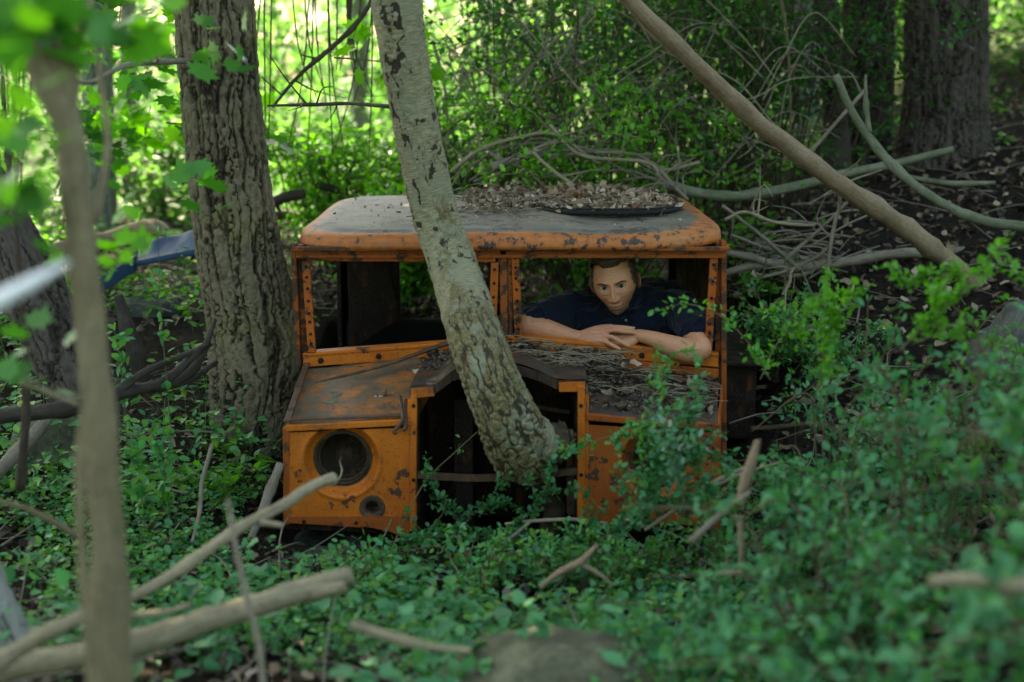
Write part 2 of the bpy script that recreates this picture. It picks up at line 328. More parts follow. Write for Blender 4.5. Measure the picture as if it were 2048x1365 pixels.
def roofmat():
    m, nt, b = mat('weathered_roof_paint'); p = pos(nt); e = nd(nt, 'Attribute', attribute_name='edge').outputs['Fac']
    big = noise(nt, p, 4.5, 7, .65); mid = noise(nt, p, 30, 6, .7); fine = noise(nt, p, 150, 3)
    grey = ramp(nt, noise(nt, p, 9, 6, .7), [(.3, (.06, .055, .042)), (.5, (.105, .098, .075)), (.7, (.17, .145, .105))])
    org = mixc(nt, ramp(nt, mid, [(.4, 0), (.62, 1)]), (.46, .13, .022), (.30, .085, .018))
    f = math_(nt, 'ADD', e, math_(nt, 'MULTIPLY', math_(nt, 'SUBTRACT', big, .5), 1.5))
    c = mixc(nt, ramp(nt, f, [(.38, 0), (.62, 1)]), grey, org)
    tan = ramp(nt, noise(nt, p, 3.2, 5), [(.56, 0), (.68, .5)]); c = mixc(nt, tan, c, (.30, .17, .07))
    rm = ramp(nt, math_(nt, 'ADD', math_(nt, 'MULTIPLY', mid, .7), math_(nt, 'MULTIPLY', noise(nt, p, 6, 3), .4)), [(.60, 0), (.63, 1)])
    c = mixc(nt, rm, c, (.035, .026, .02)); nt.links.new(c, b.inputs['Base Color']); b.inputs['Roughness'].default_value = .62
    bump(nt, b, math_(nt, 'ADD', math_(nt, 'MULTIPLY', rm, -.5), fine), .35, .003); return m
M_ROOF = roofmat()
def simple(name, c, rough=.6, spec=.3, nsc=0, amt=.4):
    m, nt, b = mat(name)
    if nsc: nt.links.new(mixc(nt, amt, c, ramp(nt, noise(nt, pos(nt), nsc, 5), [(.3, .3), (.7, 1.2)]), 'MULTIPLY'), b.inputs['Base Color'])
    else: b.inputs['Base Color'].default_value = (*c, 1)
    b.inputs['Roughness'].default_value = rough; b.inputs['Specular IOR Level'].default_value = spec; return m
M_BLUE = simple('blue_paint', (.012, .055, .12), .5, .4, 8, .5); M_BLACK = simple('black_rubber', (.012, .012, .011), .8, .2, 30)
M_NAVY = simple('navy_cloth', (.006, .009, .019), .95, .08, 40, .5); M_NAVY.node_tree.nodes['Principled BSDF'].inputs['Sheen Weight'].default_value = .12; M_BUTTON = simple('button', (.12, .13, .15), .4)
M_BTAN = simple('tan_enamel', (.30, .20, .12), .6, .3, 6)
M_GREY = simple('pale_metal', (.25, .27, .25), .6, .3, 7, .6)
def groundmat():
    m, nt, b = mat('forest_soil'); p = pos(nt); n1 = noise(nt, p, 3, 6, .7); n2 = noise(nt, p, 35, 6, .7)
    c = ramp(nt, n2, [(.3, (.004, .003, .002)), (.5, (.013, .009, .006)), (.7, (.04, .03, .02))])
    y = nd(nt, 'SeparateXYZ', {0: nd(nt, 'NewGeometry').outputs['Position']}).outputs[1]
    gr = mixc(nt, n1, (.03, .045, .02), (.07, .09, .04))
    c = mixc(nt, ramp(nt, math_(nt, 'ADD', math_(nt, 'DIVIDE', y, 20), math_(nt, 'MULTIPLY', n1, .3)), [(.55, 0), (.75, 1)]), c, gr)
    nt.links.new(c, b.inputs['Base Color']); b.inputs['Roughness'].default_value = .95; b.inputs['Specular IOR Level'].default_value = .1; bump(nt, b, n2, .8, .02); return m
M_GROUND = groundmat()

# ------------------------------------------------------------------ ground
TX = -.013                                        # truck centre line
def G(x, y):
    x = np.asarray(x, float); y = np.asarray(y, float)
    z = .10 + .30 * S(4.6, 6.2, y) + .20 * S(4.0, 2.2, y) + .10 * S(-.4, -1.2, x) * S(3.2, 4.6, y)
    z = z + .30 * S(.74, 1.1, x) * S(3.9, 5.3, y) + .33 * np.maximum(0, np.minimum(x, 9) - 1.0) * S(4.5, 8, y) + .26 * S(.3, 1.5, x) * S(4.8, 3.2, y)
    z = z - .5 * S(9, 22, y) * S(2.5, -2, x) - .2 * S(14, 40, y)
    inside = S(.78, .70, np.abs(x - TX)) * S(4.15, 4.4, y) * S(6.25, 6.0, y)
    z = z * (1 - inside) + .02 * inside
    return z + (.05 * (fbm(np.stack([x * 2.2, y * 2.2, 0 * x], -1), 4, 3) - .5) + .06 * (fbm(np.stack([x * .5, y * .5, 0 * x], -1), 3, 5) - .5)) * (1 - .8 * inside)
def ground():
    ys = np.concatenate([np.arange(-6, .8, .4), np.arange(.8, 9, .045), 9 * 1.035 ** np.arange(0, 92)]); xs = np.concatenate([-4.5 * 1.06 ** np.arange(55, 0, -1), np.arange(-4.5, 4.5, .05), 4.5 * 1.06 ** np.arange(0, 56)])
    X, Y = np.meshgrid(xs, ys); Z = G(X, Y); nx, ny = len(xs), len(ys); i = np.arange(ny - 1)[:, None] * nx; j = np.arange(nx - 1)[None]
    mb = MB().add(np.stack([X, Y, Z], -1).reshape(-1, 3), np.stack([i + j, i + j + 1, i + nx + j + 1, i + nx + j], -1).reshape(-1, 4))
    tag(mb.build('ground', M_GROUND, origin=(0, 0, 0)), 'forest floor of dark soil rising to the right', None, None, 'structure')
ground()
exec_order = []

# ------------------------------------------------------------------ trees
def trunk_mesh(path, rad, seg, n, disp, kind='furrow', s=0, rx=1.0):
    """path list of 3-D points, rad per point; returns MB with displaced bark and attribute h"""
    C = catmull(path, n); r = catmull([(q, 0, 0) for q in rad], n)[:, 0]; T, U, W = frames(C)
    a = np.arange(seg) * 2 * math.pi / seg; A = a[None] + 0 * r[:, None]; L = np.concatenate([[0], np.cumsum(np.linalg.norm(np.diff(C, axis=0), axis=1))])[:, None] + 0 * A
    rm = r.mean(); q = np.stack([np.cos(A) * rm, np.sin(A) * rm, L], -1)
    if kind == 'furrow':
        wv = q * np.array([40, 40, 3.6]) * rx + 1.7 * (fbm(q * [9, 9, 5], 2, s)[..., None] - .5) * [1, 1, .1] + .85 * (fbm(q * [60, 60, 44], 2, s + 3)[..., None] - .5)
        n1 = vn(wv, s); n2 = vn(wv * [1.7, 1.7, 3.4] + 7, s + 1)
        h = np.minimum(np.abs(n1 - .5) * 8, 1) ** .7 * .7 + np.minimum(np.abs(n2 - .5) * 7, 1) ** .7 * .3
        h = h * (.72 + .5 * vn(q * [70, 70, 34], s + 4)) * (.8 + .4 * vn(q * [5, 5, 2], s + 6)); rr = r[:, None] * (1 + .05 * (fbm(q * [4, 4, 2.5], 2, s) - .5)) + disp * (h - .6)
        att = h
    elif kind == 'birch':
        wp = fbm(q * 30, 3, s + 9)[..., None] - .5
        cr = np.abs(vn(q * [22, 22, 7] + 1.6 * wp, s) - .5); pt = fbm(q * [34, 34, 13] + 2.4 * wp, 2, s + 2)
        low = S(.62, .86, 1 - L / L.max() + .45 * (fbm(q * [9, 9, 3], 2, s + 5) - .5))
        h = np.clip(S(.625, .68, pt) + .8 * S(.034, .006, cr) * S(.50, .68, vn(q * [13, 13, 7], s + 6)), 0, 1)
        fur = np.minimum(np.abs(vn(q * [64, 64, 13] + 1.5 * wp, s + 11) - .5) * 6, 1) * np.minimum(.5 + np.abs(vn(q * [30, 30, 40] + 2 * wp, s + 12) - .5) * 4, 1); flake = fbm(q * [80, 80, 60], 3, s + 3) - .5
        rr = r[:, None] * (1 + .06 * (fbm(q * 8, 3, s) - .5)) + disp * (-.5 * h * (1 - low) + .35 * S(.55, .63, pt) * (1 - low) + low * .8 * (fur - .6) + flake * (.3 + .8 * low)); att = np.clip(h * (1 - .75 * low) + low * (1 - fur) * .9, 0, 1)
    else:                                                         # shaggy, horizontal ruffles
        n1 = fbm(q * [9, 9, 46] + 2.5 * fbm(q * 9, 2, s)[..., None], 3, s); h = np.clip((n1 - .25) * 2, 0, 1); rr = r[:, None] + disp * (h - .5); att = h
    V = C[:, None] + rr[..., None] * (np.cos(A)[..., None] * U[:, None] + np.sin(A)[..., None] * W[:, None])
    i = np.arange(n - 1)[:, None] * seg; j = np.arange(seg)[None]; j2 = (j + 1) % seg
    Q = np.stack([i + j, i + j2, i + seg + j2, i + seg + j], -1).reshape(-1, 4)
    mb = MB(); ex = {'h': att.ravel()}
    if kind == 'birch': ex['low'] = low.ravel(); ex['bk'] = q.reshape(-1, 3) * 4
    mb.add(V.reshape(-1, 3), Q, None, 0, **ex)
    mb.add(np.vstack([V[0], C[0] - T[0] * r[0] * .1]), None, [(seg, (k + 1) % seg, k) for k in range(seg)], 0, h=np.full(seg + 1, .4)); return mb, C, r
def shade_crown(root, c, rad, n, size, sparse=1.0):
    """leafy crown added unseen above the picture to shade the truck: leaf clumps on limbs"""
    mb = MB(); k = max(8, n // 70); cc = c + RNG.uniform(-1, 1, (k, 3)) * rad
    cen = cc[RNG.integers(0, k, n)] + RNG.normal(size=(n, 3)) * [.55, .55, .3]
    leafset(mb, cen, rdir(n, -.3), rdir(n, 1.4), RNG.uniform(.7, 1.3, n) * size * 1.3); return mb.build('shade_crown', M_LEAFC, root)
def limbs(mb, top, c, rad, k=7, r0=.05):
    for _ in range(k):
        e = c + RNG.uniform(-.8, .8, 3) * rad; mid = (top + e) / 2 + RNG.normal(size=3) * .25
        tube(mb, catmull([top, mid, e], 10), np.linspace(r0, .01, 10), 6, h=.5)
def tree(name, label, cat, pts, material, disp, kind, seg, n, s=0, cr=None, grp=None, rx=1.0, top=None):
    """pts: (px, py, d, width in px) from the base upward; the last point continues out of the picture to 'top'"""
    path = [P(a, b, d) for a, b, d, w_ in pts]; rad = [w_ / 2 * MPP(d) for a, b, d, w_ in pts]
    g0 = path[0].copy(); gz = G(g0[0], g0[1])
    if g0[2] > gz - .05 and name != 'birch_tree': path.insert(0, np.array([g0[0], g0[1], gz - .12])); rad.insert(0, rad[0] * 1.18)
    if top is not None:
        L = 1.2; v = unit(path[-1] - path[-2])
        path.append(path[-1] + v * L); rad.append(rad[-1] * .93)
    mb, C, r = trunk_mesh(path, rad, seg, n, disp, kind, s, rx)
    root = empty(name, tuple(path[0]), label, cat, grp)
    if top is not None:
        tp = np.asarray(top, float); ext = catmull([C[-1], (C[-1] + tp) / 2 + [.15, .1, 0], tp], 14)
        tube(mb, ext, np.linspace(r[-1] * .97, r[-1] * .4, 14), 14, h=.6)
    mb.build('trunk', material, root)
    if cr is not None:
        c, rd, nn, sz = cr; lm = MB(); limbs(lm, np.asarray(top, float), np.asarray(c, float), np.asarray(rd, float)); lm.build('limbs', M_TWIGD, root)
        shade_crown(root, np.asarray(c, float), np.asarray(rd, float), nn, sz)
    return root
tree('oak_tree', 'thick furrowed trunk standing against the left side of the orange truck', 'tree',
     [(500, 1010, 4.95, 175), (505, 920, 5.0, 165), (515, 840, 5.03, 178), (520, 730, 5.05, 192), (502, 620, 5.07, 172), (478, 500, 5.08, 160), (458, 350, 5.1, 150), (442, 180, 5.1, 146), (428, 0, 5.12, 144), (424, -80, 5.13, 143)],
     M_BARK, .019, 'furrow', 320, 620, 3, ((-2.2, 7.2, 6.6), (2.6, 2.6, .9), 9000, .17), top=(-1.6, 5.6, 5.6))
tree('birch_tree', 'pale peeling birch trunk leaning through the nose of the truck', 'tree',
     [(1038, 934, 4.20, 104), (1044, 922, 4.19, 124), (1046, 905, 4.17, 131), (1034, 880, 4.12, 132), (1005, 815, 4.08, 117), (972, 735, 4.10, 111), (940, 640, 4.22, 105), (905, 530, 4.40, 94), (868, 420, 4.46, 88), (828, 230, 4.44, 86), (800, 60, 4.40, 92), (788, -60, 4.38, 96)],
     M_BIRCH, .010, 'birch', 260, 620, 8, ((.6, 6.2, 6.4), (2.4, 2.6, .9), 8000, .15), top=(-.9, 4.6, 5.6))
def birch_extra():
    root = bpy.data.objects['birch_tree']; mb = MB()
    for pts, r0, r1 in (([(1056, 898, 4.165), (1100, 886, 4.16), (1130, 872, 4.18)], .085, .042), ([(1075, 915, 4.22), (1100, 960, 4.36), (1112, 1010, 4.40), (1100, 1070, 4.42)], .06, .035),
                        ([(1085, 880, 4.2), (1118, 905, 4.3), (1140, 985, 4.42)], .05, .02)):
        C = catmull([P(*q) for q in pts], 24); tube(mb, C, np.linspace(r0, r1, 24), 18, rough=.35)
    V = mb.v
    for k in range(len(V)): V[k] = V[k] + (fbm(V[k] * 30, 4, 5)[:, None] - .5) * .03
    o = mb.build('burl', M_BURL, root)
    for q in ([(1002, 944, 4.17, 26), (1016, 922, 4.16, 50), (1030, 885, 4.13, 80)], [(1138, 880, 4.24, 44), (1112, 886, 4.19, 66), (1078, 888, 4.15, 96), (1050, 870, 4.12, 100)], [(1100, 925, 4.21, 40), (1086, 908, 4.17, 64), (1062, 880, 4.13, 90)], [(1048, 950, 4.18, 34), (1044, 930, 4.16, 60), (1040, 900, 4.13, 90)]):
        rm_, _, _ = trunk_mesh([P(a, b, d) for a, b, d, w_ in q], [w_ / 2 * MPP(d) for a, b, d, w_ in q], 110, 90, .012, 'birch', int(q[0][0])); rm_.build('root', M_BIRCH, root)
    st = MB(); C = catmull([P(1040, 935, 4.12), P(1030, 950, 4.10), P(1040, 940, 4.14)], 5)
    for k in range(60):
        a = P(992 + 100 * random.random(), 932 + 6 * random.random(), 4.10 + .12 * random.random()); tube(st, [a, a + np.array([random.uniform(-.008, .008), -.004, -random.uniform(.008, .03)])], [.009, .002], 4)
    st.build('splintered_end', M_POLE, root)
birch_extra()
tree('tree', 'shaggy dark trunk leaning away behind the pale sapling at the left edge', 'tree',
     [(200, 880, 4.9, 130), (165, 790, 4.95, 128), (120, 690, 5.05, 125), (60, 570, 5.2, 120), (0, 460, 5.35, 115), (-60, 350, 5.5, 112)], M_BARKD, .022, 'furrow', 200, 300, 13, None, top=(-4.2, 6.6, 5.5))
tree('tree', 'wide shadowed trunk at the upper right, broadest of the far trunks', 'tree',
     [(1885, 300, 7.5, 175), (1890, 200, 7.5, 152), (1893, 60, 7.5, 148), (1892, -60, 7.5, 146)], M_BARKD, .03, 'furrow', 240, 260, 21, ((2.5, 9.5, 6.8), (3.2, 3.0, .9), 9000, .18), top=(2.6, 8, 5.6), rx=1.2)
tree('tree', 'dark furrowed trunk between the pale trunk and the widest trunk, upper right', 'tree',
     [(1722, 330, 8.0, 110), (1732, 230, 8.0, 96), (1738, 60, 8.0, 92), (1740, -60, 8.0, 90)], M_BARKD, .022, 'furrow', 200, 220, 31, ((.5, 10.5, 6.6), (3.4, 2.6, .9), 7000, .18), top=(2.0, 8.6, 5.8), rx=1.5)
tree('tree', 'pale grey trunk behind the thicket, left of the dark trunks', 'tree',
     [(1612, 290, 10.0, 66), (1606, 150, 10.0, 58), (1600, -60, 10.0, 56)], M_BARKG, .012, 'furrow', 80, 120, 41, None, top=(1.9, 10.3, 7))
tree('tree', 'ivy-hung slim trunk just left of the dark furrowed trunk', 'tree',
     [(1675, 330, 7.6, 50), (1668, 200, 7.6, 44), (1655, 60, 7.6, 42), (1648, -60, 7.6, 40)], M_BARKD, .014, 'furrow', 80, 140, 47, None, top=(1.6, 7.8, 6))
tree('tree', 'blurred grey trunk between the sapling and the oak', 'tree',
     [(198, 560, 9.0, 70), (200, 400, 9.0, 62), (196, 200, 9.0, 58), (190, -60, 9.0, 56)], M_BARKG, .012, 'furrow', 80, 120, 51, ((-5.5, 8.8, 6.7), (3.0, 3.4, .9), 8000, .18), top=(-2.8, 9.0, 6))
tree('tree', 'slender far trunk close to the left side of the oak', 'tree',
     [(262, 520, 11.0, 34), (260, 300, 11.0, 30), (255, -60, 11.0, 28)], M_BARKG, .008, 'furrow', 50, 90, 55, None, top=(-3.1, 11, 6))
tree('tree', 'grooved trunk base in the bottom left corner', 'tree',
     [(40, 1420, 2.9, 120), (20, 1330, 2.9, 110), (-15, 1230, 2.95, 100), (-60, 1120, 3.0, 95)], M_BARKG, .012, 'furrow', 120, 120, 61, None, top=(-2.2, 3.4, 5))
tree('tree', 'pale thin trunk seen between oak and birch far behind', 'tree',
     [(730, 380, 14.0, 40), (722, 200, 14, 36), (715, -60, 14, 34)], M_BARKG, .01, 'furrow', 50, 80, 65, None, top=(-1.4, 14, 6))
tree('tree', 'sunlit thin trunk at the far right beyond the widest trunk', 'tree',
     [(1968, 240, 11.0, 26), (1966, 100, 11, 24), (1962, -60, 11, 23)], M_BARKG, .008, 'furrow', 50, 80, 67, None, top=(3.7, 11, 6))

# foreground sapling
def limb(mb, pts, seg=12, n=40, rough=.12, cap=True):
    """tube through pixel points (px, py, d, width px)"""
    C = catmull([P(a, b, d) for a, b, d, w_ in pts], n); r = catmull([(w_ / 2 * MPP(d), 0, 0) for a, b, d, w_ in pts], n)[:, 0]
    C = C + (fbm(C * 14, 2, 9)[:, None] - .5) * r[:, None] * .35
    L = np.concatenate([[0], np.cumsum(np.linalg.norm(np.diff(C, axis=0), axis=1))]); kr = np.random.default_rng(int(abs(C[0, 0]) * 9973) + n)
    for _ in range(int(L[-1] / .22)): r = r * (1 + kr.uniform(.08, .28) * np.exp(-((L - kr.uniform(0, L[-1])) / (.018 + r.mean() * .5)) ** 2))
    if cap: C = np.vstack([C[:1] - (C[1] - C[0]) * .02, C]); r = np.concatenate([[r[0] * .7], r]); L = np.concatenate([[0], L])
    k = len(C); a = np.arange(seg) * 2 * math.pi / seg; m0 = len(mb.v); tube(mb, C, r, seg, cap, rough=rough)
    bk = np.stack([np.cos(a)[None] * r[:, None], np.sin(a)[None] * r[:, None], L[:, None] + 0 * a[None]], -1).reshape(-1, 3); nv = len(mb.v[-1]); bk = np.vstack([bk, np.zeros((nv - len(bk), 3))]); mb.a.setdefault('bk', []).append((mb.n - nv, bk + C[0]))
    return C[-n:], r[-n:]
def stick(name, label, cat, pts, material=None, forks=(), grp=None, seg=10, twigs=0, kindname='fork'):
    """a fallen branch; forks are parts"""
    mb = MB(); C, r = limb(mb, pts, seg)
    if not forks and not twigs: o = mb.build(name, material or M_TWIG); return tag(o, label, cat, grp)
    root = empty(name, tuple(C[0]), label, cat, grp); mb.build('stem', material or M_TWIG, root)
    for f in forks: fm = MB(); limb(fm, f, max(6, seg - 3), 24); fm.build(kindname, material or M_TWIG, root)
    if twigs:
        for _ in range(twigs):
            k = random.randint(4, len(C) - 2); d0 = unit(RNG.normal(size=3) + [0, 0, .4]); l = random.uniform(.08, .28); fm = MB()
            A = C[k]; B = A + d0 * l * .5 + RNG.normal(size=3) * .02; E = B + unit(d0 + RNG.normal(size=3) * .5) * l * .5
            tube(fm, catmull([A, B, E], 8), np.linspace(min(r[k] * .6, .005), .0012, 8), 5); fm.build('twig', material or M_TWIG, root)
    return root
stick('sapling', 'pale blurred sapling trunk with a fork near its top, standing nearest the camera at left', 'sapling',
      [(235, 1480, 2.22, 76), (232, 1365, 2.22, 74), (222, 1150, 2.24, 70), (205, 900, 2.26, 66), (185, 700, 2.29, 62), (165, 500, 2.31, 58), (145, 330, 2.34, 56), (122, 200, 2.36, 56), (75, 60, 2.39, 60), (30, -60, 2.41, 64)], M_SAP,
      [[(125, 190, 2.36, 30), (148, 130, 2.41, 20), (160, 60, 2.48, 18), (168, -60, 2.54, 16)], [(192, 440, 2.34, 14), (215, 300, 2.48, 12), (205, 180, 2.60, 11), (188, 60, 2.67, 9), (180, -40, 2.73, 8)]], kindname='branch', seg=24)
stick('sapling', 'thin pole-like stem rising just left of the pale sapling', 'sapling',
      [(195, 1420, 2.0, 36), (180, 1290, 2.0, 26), (168, 1150, 2.02, 22), (160, 1000, 2.04, 20), (164, 880, 2.06, 18), (172, 780, 2.08, 13), (180, 640, 2.1, 9)], M_SAP)
stick('sapling', 'spindly dark stem at the left edge in front of the shaggy trunk', 'sapling',
      [(40, 980, 3.6, 20), (52, 830, 3.6, 15), (48, 640, 3.6, 12), (35, 500, 3.6, 11), (15, 300, 3.7, 9), (5, 150, 3.7, 7)], M_TWIGD)
stick('dead_branch', 'cut pale branch pointing up to the headlight from lower left', 'branch',
      [(262, 1197, 2.75, 20.2), (360, 1140, 2.85, 23.9), (470, 1062, 2.95, 22.1), (560, 1015, 3.1, 23.9), (620, 975, 3.2, 22.1), (668, 957, 3.25, 23.9)], M_LOG, [[(520, 1045, 3.0, 16), (566, 1052, 3.0, 11)]], kindname='stub', seg=18)
stick('fallen_log', 'long smooth log lying across the lower left foreground', 'log',
      [(-60, 1350, 2.5, 48.0), (100, 1320, 2.55, 52.8), (260, 1290, 2.6, 56.0), (420, 1240, 2.7, 51.2), (560, 1195, 2.8, 44.8), (700, 1150, 2.9, 40.0)], M_LOG, [[(610, 1190, 2.84, 34), (690, 1175, 2.82, 26)]], kindname='stub', seg=24)
stick('dead_branch', 'slanting branch in the bottom left corner running up to the thin stem', 'branch',
      [(-30, 1345, 2.35, 40), (60, 1285, 2.4, 34), (150, 1240, 2.45, 30), (230, 1195, 2.55, 24)], M_LOG, [[(150, 1238, 2.45, 20), (250, 1232, 2.5, 15), (330, 1225, 2.6, 12), (380, 1210, 2.7, 9)]], seg=16)
stick('leaning_pole', 'long bare tan pole slanting across the upper right', 'pole',
      [(1225, -30, 4.75, 28.6), (1330, 70, 4.85, 31.1), (1450, 185, 5.0, 33.6), (1570, 290, 5.15, 35.3), (1690, 375, 5.3, 35.3), (1810, 455, 5.45, 35.3), (1900, 525, 5.55, 35.3), (1975, 590, 5.65, 31.9)], M_POLE, seg=24)
stick('mossy_branch', 'greenish curved branch lying behind the right end of the roof', 'branch',
      [(1340, 372, 6.2, 20.3), (1390, 385, 6.2, 20.3), (1470, 392, 6.25, 18.7), (1570, 378, 6.3, 18.7), (1680, 350, 6.4, 17.2), (1790, 328, 6.5, 15.6), (1905, 299, 6.6, 12.5)], M_MOSSLOG, seg=16)
stick('dead_branch', 'grey forked branch bending down to the right edge beneath the dark trunks', 'branch',
      [(1672, 150, 5.9, 12.8), (1700, 215, 5.9, 14.4), (1745, 285, 5.9, 16.0), (1800, 345, 5.85, 16.0), (1880, 405, 5.8, 17.6), (1970, 442, 5.75, 19.2), (2080, 458, 5.7, 20.8)], M_MOSSLOG, [[(1738, 265, 5.9, 12), (1732, 210, 5.9, 9), (1731, 150, 5.9, 5)]], seg=14)
stick('dead_branch', 'brown branch lying on leaf litter right of the cab', 'branch',
      [(1450, 545, 5.6, 13.6), (1530, 528, 5.65, 18.7), (1600, 534, 5.7, 20.4), (1680, 525, 5.75, 18.7), (1790, 508, 5.85, 18.7), (1900, 505, 5.95, 17.0), (2000, 490, 6.1, 11.9)], M_TWIG, [[(1450, 505, 5.6, 12), (1520, 520, 5.62, 14), (1580, 545, 5.66, 12)], [(1650, 522, 5.72, 10), (1610, 548, 5.7, 9), (1560, 552, 5.65, 6)]], twigs=7, seg=14)
stick('dead_branch', 'mossy branch tip in the leaf litter below the grey forked branch', 'branch',
      [(1800, 350, 6.3, 8), (1860, 362, 6.2, 10), (1920, 368, 6.1, 11), (1990, 366, 6.1, 7)], M_MOSSLOG)
stick('broken_stub', 'pale snapped stub standing upright in the bushes at right', 'stub',
      [(1480, 1010, 3.05, 20), (1490, 965, 3.05, 22), (1505, 920, 3.05, 20), (1515, 882, 3.05, 12)], M_POLE, seg=16)
stick('dead_branch', 'thin stripped stem below the upright snapped stub', 'branch', [(1484, 1150, 3.0, 14), (1482, 1090, 3.0, 11), (1480, 1030, 3.02, 12)], M_POLE)
stick('dead_branch', 'slanting grey stick running down left from the upright stub', 'branch', [(1500, 985, 3.0, 8), (1440, 1030, 2.98, 12), (1380, 1085, 2.95, 16)], M_TWIG)
stick('dead_branch', 'blurred snapped pale branch end poking in from the right edge', 'branch', [(2090, 1180, 2.0, 40), (2000, 1168, 2.0, 34), (1930, 1160, 2.0, 30), (1860, 1165, 2.0, 26)], M_LOG, seg=18)
stick('dead_branch', 'pale crooked stick lying low in the shrubs, lower right', 'branch', [(1430, 1148, 2.9, 10), (1480, 1146, 2.9, 11), (1530, 1142, 2.9, 9), (1560, 1130, 2.9, 6)], M_LOG)
stick('dead_branch', 'broken forked stick with a sharp tip before the right fender', 'branch', [(1080, 1175, 3.2, 10), (1120, 1145, 3.2, 14), (1160, 1125, 3.2, 16), (1195, 1090, 3.2, 6)], M_POLE, [[(1160, 1128, 3.2, 12), (1200, 1150, 3.2, 8), (1225, 1172, 3.2, 5)]])
stick('dead_branch', 'smooth thin branch bowed under the grille opening', 'branch', [(1010, 1048, 3.95, 5), (1080, 1042, 3.95, 8), (1150, 1040, 3.95, 8), (1215, 1048, 3.95, 6)], M_LOG)
stick('dead_branch', 'straight thin stick slanting down before the grille opening', 'branch', [(1060, 1045, 3.85, 6), (1000, 1095, 3.8, 8), (960, 1140, 3.75, 6), (943, 1160, 3.75, 4)], M_TWIG)
stick('dead_branch', 'pale diagonal stick resting by the right fender', 'branch', [(1370, 1010, 3.7, 14), (1440, 960, 3.75, 12), (1510, 928, 3.8, 9)], M_LOG, [[(1400, 990, 3.72, 8), (1480, 950, 3.7, 7), (1560, 925, 3.7, 5)], [(1290, 1060, 3.6, 6), (1350, 1020, 3.68, 8), (1400, 985, 3.72, 8)]])
stick('dead_branch', 'buff branch half hidden by leaves at the bottom edge', 'branch', [(700, 1250, 2.4, 22), (780, 1275, 2.4, 22), (870, 1295, 2.4, 16), (940, 1302, 2.4, 10)], M_LOG)
stick('fallen_log', 'dark wet log crossing behind the sapling at mid left', 'log', [(-60, 838, 3.9, 30), (60, 826, 3.95, 32), (150, 815, 4.0, 30), (250, 785, 4.2, 24), (330, 762, 4.4, 20), (400, 700, 4.6, 16)], M_DLOG, [[(225, 790, 4.15, 20), (300, 740, 4.3, 14), (420, 690, 4.7, 9)]], seg=16)
stick('fallen_log', 'dark root-like branch reaching the oak from the left', 'log', [(230, 770, 4.5, 18), (320, 775, 4.5, 20), (390, 735, 4.6, 18), (430, 640, 4.8, 8)], M_DLOG, [[(300, 780, 4.5, 12), (370, 765, 4.55, 12), (432, 725, 4.75, 10)]])
stick('dead_branch', 'curved grey stick leaning on the base of the oak', 'branch', [(385, 1085, 3.9, 7), (400, 1020, 4.0, 8), (405, 960, 4.1, 9), (425, 890, 4.3, 9)], M_TWIG)
stick('dead_branch', 'bare stick propped between oak and truck corner', 'branch', [(500, 1080, 4.0, 14), (530, 1010, 4.1, 20), (560, 930, 4.2, 18)], M_TWIG)
stick('vine', 'long thin vine arching over the left of the clearing', 'vine', [(110, 150, 3.4, 6), (180, 165, 3.6, 9), (260, 130, 4.0, 11), (370, 122, 4.6, 13)], M_TWIG, twigs=5)
stick('dead_branch', 'dark bare branch slanting down to the oak between the two trunks', 'branch', [(545, 215, 6.0, 5), (600, 150, 6.0, 8), (700, 62, 6.0, 10), (760, -20, 6.0, 7)], M_TWIGD, twigs=6)
stick('dead_branch', 'level dark branch sticking out left from the birch', 'branch', [(535, 212, 4.9, 4), (620, 210, 4.85, 7), (700, 208, 4.8, 7), (780, 214, 4.5, 8)], M_TWIGD, twigs=4)
stick('dead_branch', 'dark snapped branch stub behind the left end of the roof', 'branch', [(545, 405, 7.0, 20), (580, 392, 7.0, 22), (610, 388, 7.0, 18)], M_DLOG, [[(548, 402, 7.0, 12), (562, 425, 7.0, 5)]], kindname='stub')
stick('dead_branch', 'arched dark branch behind the roof, left of the birch', 'branch', [(632, 372, 7.2, 14), (665, 378, 7.2, 16), (700, 402, 7.2, 18)], M_DLOG)
stick('stump_post', 'rotten black post standing between sapling and oak', 'post', [(285, 780, 4.9, 30), (270, 700, 4.9, 32), (250, 640, 4.9, 28), (236, 590, 4.9, 16)], M_DLOG, seg=14)
stick('fallen_log', 'smooth tan log lying in the clearing behind the sapling', 'log', [(40, 530, 6.6, 36), (140, 500, 6.7, 40), (230, 480, 6.8, 36), (300, 465, 6.9, 28)], M_POLE, seg=16)
stick('fallen_log', 'pale log with sun glare in its colour behind the sapling at the left edge', 'log', [(-80, 640, 1.5, 30), (0, 600, 1.52, 36), (70, 562, 1.55, 26), (135, 526, 1.6, 8)], M_PALELOG, seg=16)
stick('dead_branch', 'thin pale branch across the left edge below the dark wet log', 'branch', [(-20, 1000, 3.0, 10), (60, 1020, 3.0, 12), (150, 1070, 3.0, 14)], M_STEM)
stick('dead_branch', 'thin fuzzy shoot slanting over the dark wet log', 'branch', [(-20, 745, 2.6, 7), (70, 775, 2.6, 8), (155, 808, 2.6, 9)], M_LOG)
stick('sapling', 'slim bare stem before the cut pale branch, lower left', 'sapling', [(530, 1420, 2.3, 12), (520, 1300, 2.35, 13), (495, 1200, 2.4, 13), (470, 1090, 2.45, 12), (456, 1000, 2.5, 7)], M_TWIG)
stick('dead_branch', 'thick grey branch crossing the stones at lower left edge', 'branch', [(-20, 960, 4.2, 30.8), (60, 880, 4.4, 28.0), (100, 830, 4.5, 23.8)], M_TWIG)

